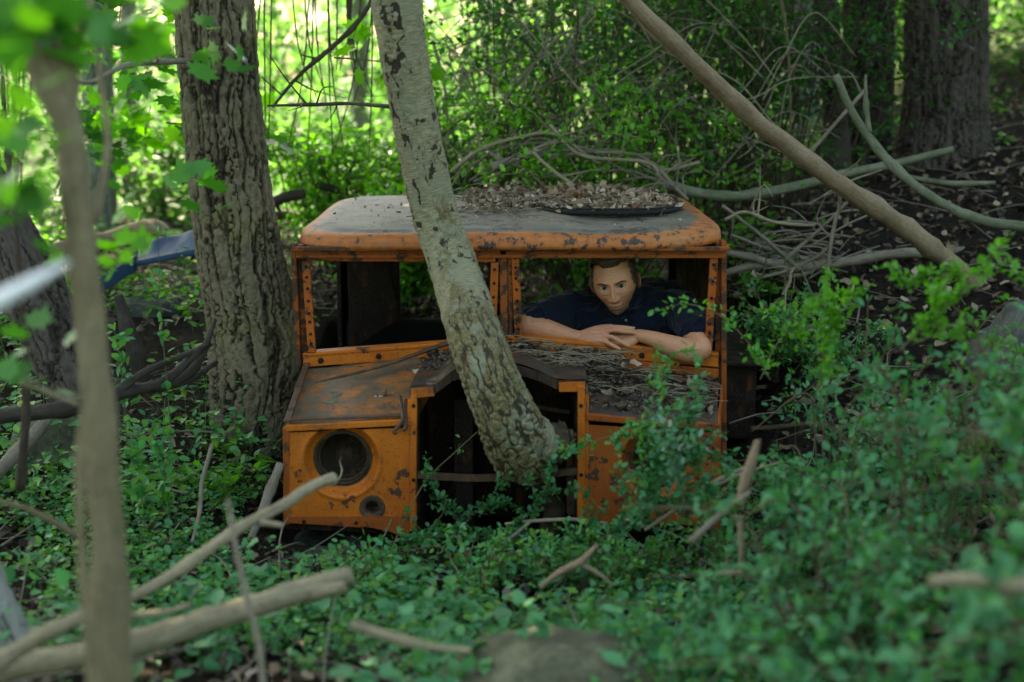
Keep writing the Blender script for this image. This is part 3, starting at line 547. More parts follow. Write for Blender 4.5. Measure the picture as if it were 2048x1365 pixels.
# ------------------------------------------------------------------ rocks
def rock(label, c, r, material, s, grp=None, name='rock', sub=44):
    th = np.linspace(0, math.pi, sub)[:, None]; ph = np.linspace(0, 2 * math.pi, sub * 2, endpoint=False)[None]
    D = np.stack([np.sin(th) * np.cos(ph), np.sin(th) * np.sin(ph), np.cos(th) + 0 * ph], -1)
    k = 1 + .5 * (fbm(D * 1.4 + s, 3, s) - .5) + .10 * (fbm(D * 5 + s, 3, s) - .5); D2 = np.sign(D) * np.abs(D) ** .85
    V = np.asarray(c) + D2 * k[..., None] * np.asarray(r); n, m_ = sub, sub * 2; i = np.arange(n - 1)[:, None] * m_; j = np.arange(m_)[None]; j2 = (j + 1) % m_
    mb = MB().add(V.reshape(-1, 3), np.stack([i + j, i + m_ + j, i + m_ + j2, i + j2], -1).reshape(-1, 4)); return tag(mb.build(name, material), label, 'rock', grp)
rock('large lichen-covered boulder at the bottom centre, nearest the camera', P(1110, 1435, 2.7), (.25, .24, .14), M_ROCK, 3, name='boulder')
rock('grey boulder at the right edge behind the bushes', P(2050, 720, 4.3) + [0.05, 0, 0], (.20, .2, .17), M_ROCKG, 8, name='boulder')
rock('pale flat stone half buried behind the sapling at left', P(105, 900, 4.7), (.14, .14, .13), M_ROCK, 12)
rock('mossy stone in the clearing left of the oak', P(300, 640, 6.2), (.18, .16, .12), M_ROCKG, 15)
for k, (px, py, d, r) in enumerate([(620, 1082, 4.35, .05), (665, 1075, 4.4, .06), (712, 1085, 4.3, .055), (760, 1095, 4.35, .05), (690, 1110, 4.15, .045), (640, 1120, 4.1, .05), (740, 1130, 4.05, .04), (590, 1110, 4.2, .045), (790, 1120, 4.2, .05), (560, 1140, 4.0, .05), (700, 1160, 3.85, .05), (770, 1165, 3.8, .04)]):
    rock('damp round stone in the dark heap beneath the left headlight', P(px, py, d), (r, r, r * .75), M_ROCKD, 30 + k, 'stones under the nose of the truck', 'stone', 18)

# ------------------------------------------------------------------ truck
DN, DW, DR = 4.20, 4.74, 6.05                      # depth of nose, windshield plane, rear wall
truck = empty('truck_cab', (TX, DW, .1), 'rusty orange abandoned truck cab with empty windows, sunk in the forest floor', 'truck')
Y = np.array([0, 1., 0]); Z = np.array([0, 0, 1.]); X1 = np.array([1., 0, 0])
def tb(mb, name, material, parent=truck, bevel=.003, smooth=False): return mb.build(name, material, parent, smooth, bevel=bevel)
def bolts(parent, pts, name='bolt', r=.0052, depth=.004):
    for p in pts: mb = MB(); tube(mb, [p + Y * .002, p - Y * depth * .7, p - Y * depth], [r, r, r * .5], 8); mb.build(name, M_BLACK, parent)
def pbar(mb, a, b, d, wpx, th, back=0):
    """bar between two pixels at depth d, wpx pixels wide, th thick going back"""
    p, q = P(a[0], a[1], d), P(b[0], b[1], d); v = unit(np.cross(unit(q - p), Y)) * wpx * MPP(d); bar(mb, p, q, v, Y * th); return p, q
# roof
def roof():
    x0, x1, y0, y1 = -.742, .732, DW - .055, DR + .07; z0 = .962
    cx, cy, hx, hy, rc = (x0 + x1) / 2, (y0 + y1) / 2, (x1 - x0) / 2, (y1 - y0) / 2, .15
    n = 240; a = np.linspace(0, 2 * math.pi, n, endpoint=False)
    def ring(ins):
        r_ = max(.02, rc - ins * .8); ax, ay = hx - ins, hy - ins; c, s_ = np.cos(a), np.sin(a)
        p = 7.0 - 3.5 * min(1, ins / .5); k = 1 / (np.abs(c) ** p + np.abs(s_) ** p) ** (1 / p); return np.stack([cx + c * k * ax, cy + s_ * k * ay], -1)
    prof = [(.012, -.004), (0, 0), (0, .012), (.002, .024)] + [(.060 * (1 - math.cos(t)) + .002, .024 + .028 * math.sin(t)) for t in np.linspace(.15, math.pi / 2, 8)]
    ins = np.linspace(.08, hx - .015, 46); prof += [(i, .052 + .030 * (1 - ((hx - i) / hx) ** 2.2)) for i in ins]
    V = []; E = []
    for k, (i, h) in enumerate(prof):
        q = ring(i); V.append(np.column_stack([q, np.full(n, z0 + h)])); E.append(np.full(n, 1 - min(1, i / .085)))
    V = np.array(V); V[..., 2] += .010 * (fbm(V * [3, 3, 0], 3, 4) - .5) * 2 * S(.0, .05, V[..., 2] - z0)
    V[..., 2] += .010 * S(.4, .75, V[..., 0]) - .006
    m_ = len(prof); i = np.arange(m_ - 1)[:, None] * n; j = np.arange(n)[None]; j2 = (j + 1) % n
    Q = np.stack([i + j, i + j2, i + n + j2, i + n + j], -1).reshape(-1, 4)
    E = np.array(E); right = S(.42, .7, V[..., 0]) * .42; E = np.clip(E + right, 0, 1)
    mb = MB().add(V.reshape(-1, 3), Q, None, 0, edge=E.ravel()); c = V[-1].mean(0)
    mb.add(np.vstack([V[-1], c]), None, [(k, (k + 1) % n, n) for k in range(n)], 0, edge=np.zeros(n + 1))
    W = V - [0, 0, .012]; mb.add(W[4:].reshape(-1, 3), Q[:(m_ - 5) * n][:, ::-1], None, 0, edge=np.zeros(W[4:].reshape(-1, 3).shape[0]))
    o = mb.build('roof', M_ROOF, truck); return z0 + .052
ROOFZ = roof()
def rz(x, y):
    i = min(x + .742, .732 - x); h = .737; i = max(0, min(i, h)); return ROOFZ + .026 * (1 - ((h - i) / h) ** 2.2) + .010 * S(.4, .75, x) - .002
hc = P(1208, 408, 5.46); HC = np.array([hc[0], 5.46]); HR = (.29, .47)
mb = MB(); a = np.linspace(0, 2 * math.pi, 80)
for rr, hz, rad in ((1.0, .012, .009), (.955, .022, .006)):
    tube(mb, [(HC[0] + HR[0] * rr * math.cos(t), HC[1] + HR[1] * rr * math.sin(t), rz(HC[0], HC[1]) + hz - .004 + .004 * math.sin(3 * t)) for t in a], rad, 8, False)
tb(mb, 'hatch_ring', M_BLACK, bevel=0, smooth=True)
# drip rail + header
mb = MB(); box(mb, (-.735, DW - .045, .948), (.725, DW - .02, .962)); tb(mb, 'drip_rail', M_ORR)
mb = MB(); box(mb, (-.722, DW - .012, .925), (.712, DW + .03, .948)); box(mb, (-.722, DW - .02, .921), (.712, DW - .014, .934)); tb(mb, 'header_rail', M_ORW)
# header rivets, window frames
def zat(py, d): return P(1024, py, d)[2]
def frame(x0, x1, zt0, zt1, zb0, zb1, name):
    """one windshield pane frame: outer corners in world x / z"""
    root = MB(); wv = .027; d0 = DW - .008
    tl, tr, bl, br = np.array([x0, d0, zt0]), np.array([x1, d0, zt1]), np.array([x0 + .012, d0, zb0]), np.array([x1 - .012, d0, zb1])
    bar(root, tl + [0, 0, 0], tr, Z * wv * .8, Y * .02); bar(root, bl, tl - Z * .012, X1 * wv, Y * .018); bar(root, br, tr - Z * .012, X1 * wv, Y * .018)
    fr = tb(root, name, M_ORF)
    bolts(fr, [bl + (tl - bl) * t for t in np.array([.1, .2, .33, .42, .55, .68, .8, .91])] + [br + (tr - br) * t for t in np.array([.07, .22, .31, .47, .56, .72, .88])], 'rivet'); return fr
px = lambda x, py, d=DW: P(x, py, d)[0]
FL = (px(612, 520), px(990, 520), zat(516, DW), zat(518, DW), zat(705, DW), zat(690, DW))
FR_ = (px(1030, 505), px(1428, 505), zat(500, DW), zat(504, DW), zat(674, DW), zat(710, DW))
frame(*FL, 'window_frame'); frame(*FR_, 'window_frame')
# pillars
mb = MB(); bar(mb, P(597, 735, DW), P(586, 488, DW), X1 * .018, Y * .05); bar(mb, P(606, 735, DW + .03), P(600, 490, DW + .03), X1 * .03, Y * .03); tb(mb, 'corner_pillar', M_ORR)
mb = MB(); bar(mb, P(1448, 1010, DW), P(1448, 482, DW), X1 * .018, Y * .05); bar(mb, P(1437, 900, DW + .03), P(1440, 484, DW + .03), X1 * .028, Y * .03); tb(mb, 'corner_pillar', M_ORR)
mb = MB(); bar(mb, P(1009, 690, DW - .012), P(1006, 490, DW - .012), X1 * .024, Y * .05); bar(mb, P(1021, 690, DW), P(1020, 490, DW), X1 * .016, Y * .05); tb(mb, 'centre_post', M_ORR)
# sills / cowl (lower windshield rail) with bolts
def cowl(a, b, h, name='sill', n=3):
    mb = MB(); p, q = P(*a, DW), P(*b, DW); bar(mb, p, q, Z * h, Y * .03); bar(mb, p + Z * (h / 2 + .004) - Y * .004, q + Z * (h / 2 + .004) - Y * .004, Z * .012, Y * .06)
    o = tb(mb, name, M_OR); bolts(o, [p + (q - p) * t for t in np.linspace(.12, .9, n)], 'bolt', .010, .008)
cowl((606, 724), (903, 702), .040); cowl((1010, 688), (1437, 724), .040, n=4)
mb = MB(); bar(mb, P(1120, 716, DW - .004), P(1437, 748, DW - .004), Z * .030, Y * .02); tb(mb, 'cowl_panel', M_ORW)
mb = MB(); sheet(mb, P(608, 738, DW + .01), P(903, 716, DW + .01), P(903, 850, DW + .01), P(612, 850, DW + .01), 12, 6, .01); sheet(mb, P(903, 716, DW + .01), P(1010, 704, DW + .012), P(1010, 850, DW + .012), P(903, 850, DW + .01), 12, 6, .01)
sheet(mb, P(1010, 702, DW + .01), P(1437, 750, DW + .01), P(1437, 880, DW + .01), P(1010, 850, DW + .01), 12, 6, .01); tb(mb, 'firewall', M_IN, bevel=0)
# side walls, rear wall with window, floor: all dark rust with shade in its colour
XL, XR = -.735, .722
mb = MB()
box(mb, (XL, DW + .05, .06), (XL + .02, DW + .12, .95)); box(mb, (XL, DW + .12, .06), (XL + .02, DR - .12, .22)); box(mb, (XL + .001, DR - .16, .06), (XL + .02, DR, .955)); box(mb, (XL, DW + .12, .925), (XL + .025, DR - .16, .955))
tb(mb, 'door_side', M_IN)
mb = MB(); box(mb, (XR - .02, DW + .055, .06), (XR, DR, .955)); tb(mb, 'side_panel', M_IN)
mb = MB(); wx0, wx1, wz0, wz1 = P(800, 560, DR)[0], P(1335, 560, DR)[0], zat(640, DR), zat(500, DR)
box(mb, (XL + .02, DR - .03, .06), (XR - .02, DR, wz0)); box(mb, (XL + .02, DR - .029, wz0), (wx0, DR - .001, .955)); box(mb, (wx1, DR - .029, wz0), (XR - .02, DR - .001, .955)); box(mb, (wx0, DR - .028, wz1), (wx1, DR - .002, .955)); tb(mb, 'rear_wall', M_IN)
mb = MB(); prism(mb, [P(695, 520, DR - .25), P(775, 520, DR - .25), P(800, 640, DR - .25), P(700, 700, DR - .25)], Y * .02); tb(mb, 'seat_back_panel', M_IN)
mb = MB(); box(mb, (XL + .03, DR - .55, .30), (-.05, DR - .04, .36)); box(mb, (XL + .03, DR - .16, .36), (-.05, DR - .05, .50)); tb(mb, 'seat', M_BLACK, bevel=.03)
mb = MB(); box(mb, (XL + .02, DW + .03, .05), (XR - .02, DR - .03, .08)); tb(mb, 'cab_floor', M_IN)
mb = MB(); box(mb, (XR + .004, 5.0, .22), (XR + .16, 5.75, .50)); box(mb, (XR + .002, 4.95, .50), (XR + .20, 5.8, .525)); tb(mb, 'dark_opening_box', M_IN, bevel=.01)  # dark box added to stand for the black opening beside the cab
# nose: front panels with headlight dishes
def front_panel(x0, x1, zb, zt_out, zt_in, outer, hc_, hr, small=None, material=M_OR, name='fender_panel'):
    nu, nv = 110, 92; u = np.linspace(0, 1, nu)[None]; v = np.linspace(0, 1, nv)[:, None]
    xx = x0 + (x1 - x0) * u + 0 * v; tz = (zt_out + (zt_in - zt_out) * u) if outer < 0 else (zt_in + (zt_out - zt_in) * u)
    zz = zb + (tz - zb) * v; yy = DN + 0 * xx
    def hole(cx, cz, r, xx, zz, snap=.006):
        dx, dz = xx - cx, zz - cz; d = np.sqrt(dx * dx + dz * dz) + 1e-9; sel = (d < r + snap) & (d > r - snap); k = np.where(sel, r / d, 1); return cx + dx * k, cz + dz * k, d
    xx, zz, d = hole(hc_[0], hc_[1], hr, xx, zz); R2 = hr * 1.32
    yy = yy + .030 * S(R2, hr * 1.0, d) - .004 * np.exp(-((d - R2) / .008) ** 2)
    kill = d < hr * .985
    if small is not None:
        xx, zz, d2 = hole(small[0], small[1], small[2], xx, zz); kill |= d2 < small[2] * .97; yy = yy + .010 * S(small[2] * 1.9, small[2], d2)
    yy = yy + .010 * (fbm(np.stack([xx * 5, zz * 5, 0 * xx], -1), 3, 6) - .5)
    i, j = np.meshgrid(np.arange(nv - 1), np.arange(nu - 1), indexing='ij'); q = np.stack([i * nu + j, i * nu + j + 1, (i + 1) * nu + j + 1, (i + 1) * nu + j], -1).reshape(-1, 4)
    kf = kill.ravel(); q = q[~kf[q].any(1)]
    V = np.stack([xx, yy, zz], -1).reshape(-1, 3); mb = MB().add(V, q); mb.add(V + Y * .004, q[:, ::-1]); o = mb.build(name, material, truck); return o
def zN(py): return zat(py, DN)
def xN(p_, py=950): return P(p_, py, DN)[0]
LHC = (xN(683, 920), zN(922)); HRAD = 59 * MPP(DN)
SH = (xN(744, 1017), zN(1017), 14 * MPP(DN))
fp = front_panel(xN(578), xN(823), zN(1034), zN(866), zN(856), -1, LHC, HRAD, SH)
RHC = (xN(1318, 920), zN(925))
fp2 = front_panel(xN(1172), xN(1428), zN(1050), zN(866), zN(850), 1, RHC, HRAD, None, M_ORW)
def lamp_bucket(c, wire):
    n = 48; a = np.linspace(0, 2 * math.pi, n, endpoint=False); mb = MB(); prof = [(1.0, .028), (.93, .030), (.90, .026), (.86, .05), (.80, .075), (.62, .12), (.35, .145), (.12, .15), (.02, .152)]
    V = np.array([[(c[0] + r * HRAD * math.cos(t), DN + y, c[1] + r * HRAD * math.sin(t)) for t in a] for r, y in prof]); m_ = len(prof); i = np.arange(m_ - 1)[:, None] * n; j = np.arange(n)[None]; j2 = (j + 1) % n
    mb.add(V.reshape(-1, 3), np.stack([i + j, i + j2, i + n + j2, i + n + j], -1).reshape(-1, 4)); o = mb.build('headlight_bucket', M_BUCKET, truck)
    rg = MB(); tube(rg, [(c[0] + .84 * HRAD * math.cos(t), DN + .052, c[1] + .84 * HRAD * math.sin(t)) for t in np.linspace(0, 2 * math.pi, 60)], .004, 6, False); tb(rg, 'retaining_ring', M_STEEL, o, 0, True)
    if wire:
        wm = MB(); pts = [(683, 912, DN + .13), (680, 925, DN + .06), (684, 940, DN + .02), (680, 955, DN + .0), (668, 972, DN + .01)]
        tube(wm, catmull([P(*q) for q in pts], 24), .0035, 6); tb(wm, 'wire', M_LOG, o, 0, True)
lamp_bucket(LHC, True); lamp_bucket(RHC, False)
mb = MB(); tube(mb, [(SH[0] + (SH[2] + .004) * math.cos(t), DN + .008, SH[1] + (SH[2] + .004) * math.sin(t)) for t in np.linspace(0, 2 * math.pi, 40)], .005, 8, False)
n = 30; a = np.linspace(0, 2 * math.pi, n, endpoint=False); V = np.array([[(SH[0] + r * math.cos(t), DN + y, SH[1] + r * math.sin(t)) for t in a] for r, y in ((SH[2] * 2.0, .0035), (SH[2] * 1.6, -.001), (SH[2] * .98, .006), (SH[2] * .95, .06))])
V[..., 0] += .003 * (fbm(V * 60, 2)[...] - .5); i = np.arange(3)[:, None] * n; j = np.arange(n)[None]; mb.add(V.reshape(-1, 3), np.stack([i + j, i + (j + 1) % n, i + n + (j + 1) % n, i + n + j], -1).reshape(-1, 4)); tb(mb, 'marker_socket', M_STEEL, bevel=0, smooth=True)
# edges, lips and flanges of the nose
mb = MB(); pbar(mb, (573, 1050), (572, 856), DN - .004, 13, .02); tb(mb, 'fender_edge', M_ORW)
mb = MB(); pbar(mb, (571, 858), (825, 845), DN - .008, 13, .02); tb(mb, 'fender_lip', M_OR)
mb = MB(); pbar(mb, (1172, 835), (1432, 856), DN - .008, 14, .02); tb(mb, 'fender_lip', M_ORW)
mb = MB(); pbar(mb, (1433, 1060), (1434, 850), DN - .004, 12, .02); tb(mb, 'fender_edge', M_ORW)
mb = MB()
poly = [(567, 1034), (825, 1034), (825, 1058), (805, 1074), (780, 1064), (745, 1056), (700, 1054), (640, 1050), (568, 1046)]
prism(mb, [P(a_, b_, DN - .006) for a_, b_ in poly], Y * .012); o = tb(mb, 'bottom_flange', M_ORW, bevel=0); bolts(o, [P(608, 1043, DN - .006), P(712, 1046, DN - .006)])
mb = MB(); pbar(mb, (568, 1052), (790, 1062), DN + .02, 14, .3); tb(mb, 'nose_underside', M_IN)
mb = MB(); pbar(mb, (826, 1064), (828, 790), DN - .014, 13, .03); pbar(mb, (824, 1060), (825, 800), DN - .002, 20, .012); o = tb(mb, 'grille_post', M_OR); bolts(o, [P(827, y_, DN - .014) for y_ in (812, 960)], 'bolt', .006)
mb = MB(); pbar(mb, (1162, 1042), (1163, 772), DN - .014, 15, .03); pbar(mb, (1168, 1040), (1170, 790), DN - .002, 16, .012); o = tb(mb, 'grille_post', M_OR); bolts(o, [P(1162, y_, DN - .014) for y_ in (812, 950)], 'bolt', .006)
mb = MB(); C = catmull([P(834, 951, DN - .01), P(930, 957, DN - .012), P(1000, 956, DN - .016), (P(1080, 950, DN - .012)), P(1156, 943, DN - .01)], 24)
for k in range(23): bar(mb, C[k], C[k + 1], Z * .021, Y * .012)
tb(mb, 'cross_bar', M_STEEL, bevel=0)
# peaked grille top bar and centre bulge
ARC = [(820, 782), (870, 777), (905, 752), (940, 740), (1035, 738), (1075, 750), (1115, 768), (1172, 768)]
mb = MB(); C = [P(a_, b_, DN + .0) for a_, b_ in ARC]
for k in range(len(C) - 1): bar(mb, C[k] - Z * .004, C[k + 1] - Z * .004, Z * .030, Y * .018)
tb(mb, 'grille_arch', M_ARCH)
for a_, b_ in (((822, 788), (868, 783)), ((1118, 775), (1170, 774))): mb = MB(); pbar(mb, a_, b_, DN - .006, 20, .005); tb(mb, 'arch_corner_plate', M_OR, bevel=.002)
BK = [(860, 716), (890, 708), (915, 700), (945, 692), (1030, 694), (1070, 706), (1110, 718), (1170, 726)]
mb = MB(); nb = 16
Vr = []
for t in np.linspace(0, 1, nb): 
    rr = catmull([P(a_, b_ - 6, DN) * (1 - t) + P(c_, d_, DW) * t for (a_, b_), (c_, d_) in zip(ARC, BK)], 60); Vr.append(rr + Z[None] * .012 * math.sin(t * math.pi) + Z * .006)
V = np.array(Vr); V = V + Z * ((fbm(V * 9, 3, 2) - .5) * .02)[..., None]; i = np.arange(nb - 1)[:, None] * 60; j = np.arange(59)[None]; Q = np.stack([i + j, i + j + 1, i + 61 + j, i + 60 + j], -1).reshape(-1, 4)
mb.add(V.reshape(-1, 3), Q); mb.add((V - Z * .01).reshape(-1, 3), Q[:, ::-1]); tb(mb, 'hood_centre', rust('grimed_hood', paint=(.13, .05, .02), worn=.6, dirt=.85, dcol=(.038, .031, .024)), bevel=0, smooth=True)
HLP = (P(573, 852, DN - .004), P(828, 842, DN - .004), P(903, 712, DW), P(612, 736, DW))
HRP = (P(1172, 828, DN - .004), P(1434, 850, DN - .004), P(1434, 762, DW), P(1020, 712, DW))
mb = MB(); sheet(mb, *HLP, 60, 40, .006, .012, s=3); tb(mb, 'hood_side', M_HOOD, bevel=0, smooth=True)
mb = MB(); sheet(mb, P(1172, 828, DN - .004), P(1434, 850, DN - .004), P(1437, 768, DW), P(1120, 724, DW), 60, 40, .006, .018, s=5); tb(mb, 'hood_side', rust('rusted_hood', paint=(.16, .07, .03), worn=.75, dirt=.8, dcol=(.05, .042, .034)), bevel=0, smooth=True)
mb = MB(); sheet(mb, P(828, 842, DN - .004), P(828, 782, DN), P(880, 716, DW), P(903, 716, DW), 8, 20, .005); tb(mb, 'hood_step', M_HOOD, bevel=0); mb = MB(); sheet(mb, P(1172, 828, DN - .004), P(1172, 770, DN), P(1125, 716, DW), P(1120, 724, DW), 8, 20, .005); tb(mb, 'hood_step', M_HOOD, bevel=0)
mb = MB(); bar(mb, P(574, 851, DN) + Z * .006, P(614, 733, DW) + Z * .006, X1 * .022 + Z * .002, Z * .008); bar(mb, P(578, 846, DN + .01) + Z * .006, P(826, 836, DN + .01) + Z * .006, Y * .022, Z * .008); tb(mb, 'hood_edge_strip', M_STEEL)
# inner engine-bay walls and outer nose sides
mb = MB(); xa, xb = xN(838), xN(1150); zf = .03
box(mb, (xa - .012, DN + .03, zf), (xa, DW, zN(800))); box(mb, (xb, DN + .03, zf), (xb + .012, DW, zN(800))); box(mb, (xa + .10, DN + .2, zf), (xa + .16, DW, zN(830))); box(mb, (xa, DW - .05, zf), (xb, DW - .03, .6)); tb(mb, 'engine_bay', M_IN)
mb = MB(); sheet(mb, P(568, 1050, DN), P(570, 856, DN), P(612, 738, DW), np.array([P(612, 738, DW)[0], DW, .12]), 10, 16, .008, .006, s=9); tb(mb, 'fender_side', M_ORR, bevel=0)
mb = MB(); sheet(mb, P(1434, 1055, DN), P(1436, 856, DN), P(1440, 770, DW), np.array([P(1440, 770, DW)[0], DW, .12]), 10, 16, .008, .006, s=9); tb(mb, 'fender_side', M_ORW, bevel=0)
# dark weather strips lying on the right hood, radiator brace inside
mb = MB(); bar(mb, P(1090, 722, DW - .05) + Z * .012, P(1440, 782, DW - .14) + Z * .012, Y * .035, Z * .012); tb(mb, 'hood_hinge_strip', M_STEEL)
mb = MB(); pbar(mb, (1062, 812), (1140, 826), DN + .16, 8, .02); pbar(mb, (1140, 870), (1142, 1030), DN + .06, 16, .02); tb(mb, 'radiator_bracket', M_STEEL)
mb = MB(); tube(mb, catmull([P(800, 800, DN + .06) + Z * .01, P(806, 835, DN - .02), P(800, 850, DN - .022), P(788, 862, DN - .03), P(792, 868, DN - .03)], 16), .006, 8); tube(mb, catmull([P(812, 806, DN + .05) + Z * .01, P(812, 850, DN - .022), P(806, 862, DN - .028)], 12), .006, 8); tb(mb, 'hood_latch', M_STEEL, bevel=0, smooth=True)
C = catmull([P(632, 772, 4.50) + Z * .012, P(760, 745, 4.58) + Z * .02, P(905, 700, 4.70) + Z * .03], 20); mb = MB(); tube(mb, C, np.linspace(.006, .013, 20), 10, flat=.6)
tag(mb.build('metal_rod', M_STEEL), 'rusty flat bar lying diagonally on the left of the hood', 'metal bar')

# ------------------------------------------------------------------ litter on the truck
def on_roof(n, cond, hmax, L):
    x = RNG.uniform(-.68, .70, n * 5); y = RNG.uniform(4.75, 6.0, n * 5); k = cond(x, y); x, y = x[k][:n], y[k][:n]
    z = np.array([rz(a, b) for a, b in zip(x, y)]); return np.column_stack([x, y, z + RNG.uniform(.003, 1, len(x)) ** 1.5 * hmax(x, y) + .003]), RNG.uniform(*L, len(x))
inr = lambda x, y: ((x - HC[0]) / HR[0]) ** 2 + ((y - HC[1]) / HR[1]) ** 2
mb = MB(); C, L = on_roof(6500, lambda x, y: (inr(x, y) < .94), lambda x, y: .040 * (1 - inr(x, y) * .75), (.010, .040)); dryleaves(mb, C, L * RNG.choice([.45, .8, 1.5], len(L), p=[.55, .33, .12]))
C, L = on_roof(2600, lambda x, y: (x > -.22) & (x < .25) & (y > 5.12 + .10 * np.sin(9 * x)) & (inr(x, y) > .9) & (RNG.random(len(x)) < S(-.25, .0, x)), lambda x, y: .016 + 0 * x, (.010, .038)); k = fbm(C * [9, 9, 0], 2, 4) > .42; C, L = C[k], L[k]; dryleaves(mb, C, L * RNG.choice([.45, .8, 1.5], len(L), p=[.55, .33, .12]))
C, L = on_roof(60, lambda x, y: RNG.random(len(x)) < .6, lambda x, y: .002 + 0 * x, (.012, .025)); dryleaves(mb, C, L)
tag(mb.build('leaf_litter', M_DRY), 'dry brown leaves heaped in the round roof hatch and around it', 'leaves', None, 'stuff')
mb = MB()
for k in range(90):
    x, y = random.uniform(-.25, .6), random.uniform(4.95, 5.9)
    if k > 70: x, y = random.uniform(-.3, .15), random.uniform(4.8, 5.2)
    z = rz(x, y) + random.uniform(.012, .05) if k <= 70 else rz(x, y) + .006; a = random.uniform(0, 6.28); l = random.uniform(.04, .17)
    d = np.array([math.cos(a), math.sin(a), random.uniform(-.1, .15) if k <= 70 else 0]); p = np.array([x, y, z]); tube(mb, catmull([p - d * l / 2, p + [0, 0, .006], p + d * l / 2 + rdir(1)[0] * .008], 7), [.0022, .0024, .0022, .002, .0018, .0014, .0008], 5)
tag(mb.build('twig_litter', M_TWIG), 'fine twigs strewn through the leaves on the roof', 'twigs', None, 'stuff')
stick('stick', 'dark flaky stick on the bare left of the roof', 'stick', [(740, 459, 4.95, 5), (765, 450, 4.95, 6), (797, 449, 4.95, 4)], M_DLOG, seg=8)
stick('stick', 'short brown stick on the roof just right of the birch', 'stick', [(925, 436, 5.0, 6), (955, 443, 4.98, 7), (982, 453, 4.95, 6)], M_DLOG, seg=8)
def surf(Q4, u, v): p00, p10, p11, p01 = (np.asarray(t) for t in Q4); u = u[:, None]; v = v[:, None]; return (p00 * (1 - u) + p10 * u) * (1 - v) + (p01 * (1 - u) + p11 * u) * v
mb = MB(); n = 4200; u, v = RNG.uniform(.0, 1, n), RNG.beta(2.2, 1.3, n) * .98; HQ = (P(1175, 826, DN), P(1430, 848, DN), P(1434, 765, DW - .01), P(1100, 722, DW - .01))
C = surf(HQ, u, v) + Z * (RNG.uniform(.001, .020, n) * (.3 + v))[:, None]; k = fbm(C * [14, 10, 0], 3, 6) > .44; C = C[k]; n = len(C); dryleaves(mb, C, RNG.uniform(.005, .020, n) * RNG.choice([.7, 1.1, 2.2], n, p=[.7, .24, .06]))
n = 900; u, v = RNG.uniform(0, 1, n), RNG.beta(3.0, 1.2, n); HQ2 = (P(1040, 734, DN + .05), P(1170, 764, DN + .05), P(1280, 725, DW - .01), P(1015, 694, DW - .01)); C = surf(HQ2, u, v) + Z * RNG.uniform(.001, .026, n)[:, None]; dryleaves(mb, C, RNG.uniform(.006, .022, n) * RNG.choice([.7, 1.1, 2.0], n, p=[.6, .3, .1]))
n = 120; HQ3 = (P(830, 775, DN + .05), P(905, 745, DN + .05), P(903, 705, DW - .01), P(850, 712, DW - .01)); C = surf(HQ3, RNG.uniform(0, 1, n), RNG.uniform(.2, 1, n)) + Z * RNG.uniform(.004, .02, n)[:, None]; dryleaves(mb, C, RNG.uniform(.008, .03, n))
tag(mb.build('leaf_litter', M_LITTER), 'dark rotting leaves and debris piled on the right of the hood', 'leaves', None, 'stuff')
mb = MB(); pts = [P(x_, y_, 4.3 + .002 * (850 - y_)) + Z * .012 for x_, y_ in [(765, 800), (775, 805), (785, 796), (800, 805), (755, 795), (842, 748), (856, 742), (1235, 735), (1250, 742), (1225, 800), (1255, 822), (1243, 828), (1262, 816), (1330, 818), (1395, 790), (1260, 728), (1230, 790)]]
dryleaves(mb, np.array(pts), RNG.uniform(.03, .055, len(pts))); tag(mb.build('leaf_litter', M_DRY), 'pale curled leaves dropped on the orange hood', 'leaves', None, 'stuff')
mb = MB()
for k in range(130):
    q = surf(HQ if k % 2 else HQ2, RNG.uniform(0, 1, 1), RNG.uniform(.2, 1, 1))[0] + Z * random.uniform(.015, .05); a = random.uniform(-.6, .6) + (math.pi if k % 3 else 0); l = random.uniform(.03, .12); d = np.array([math.cos(a), math.sin(a) * .5, random.uniform(-.15, .2)])
    tube(mb, catmull([q - d * l / 2, q + Z * .006, q + d * l / 2], 6), .0012, 4)
tag(mb.build('twig_litter', M_LOG), 'pale grass stems and twigs tangled in the debris on the hood', 'twigs', None, 'stuff')
mb = MB(); leafset(mb, [P(650, 808, 4.33) + Z * .006], [(1, -.2, 0)], [(0, 0, 1)], .03, RD); tag(mb.build('fallen_leaf', M_LEAFB), 'single fresh green leaf lying on the left of the hood', 'leaf')

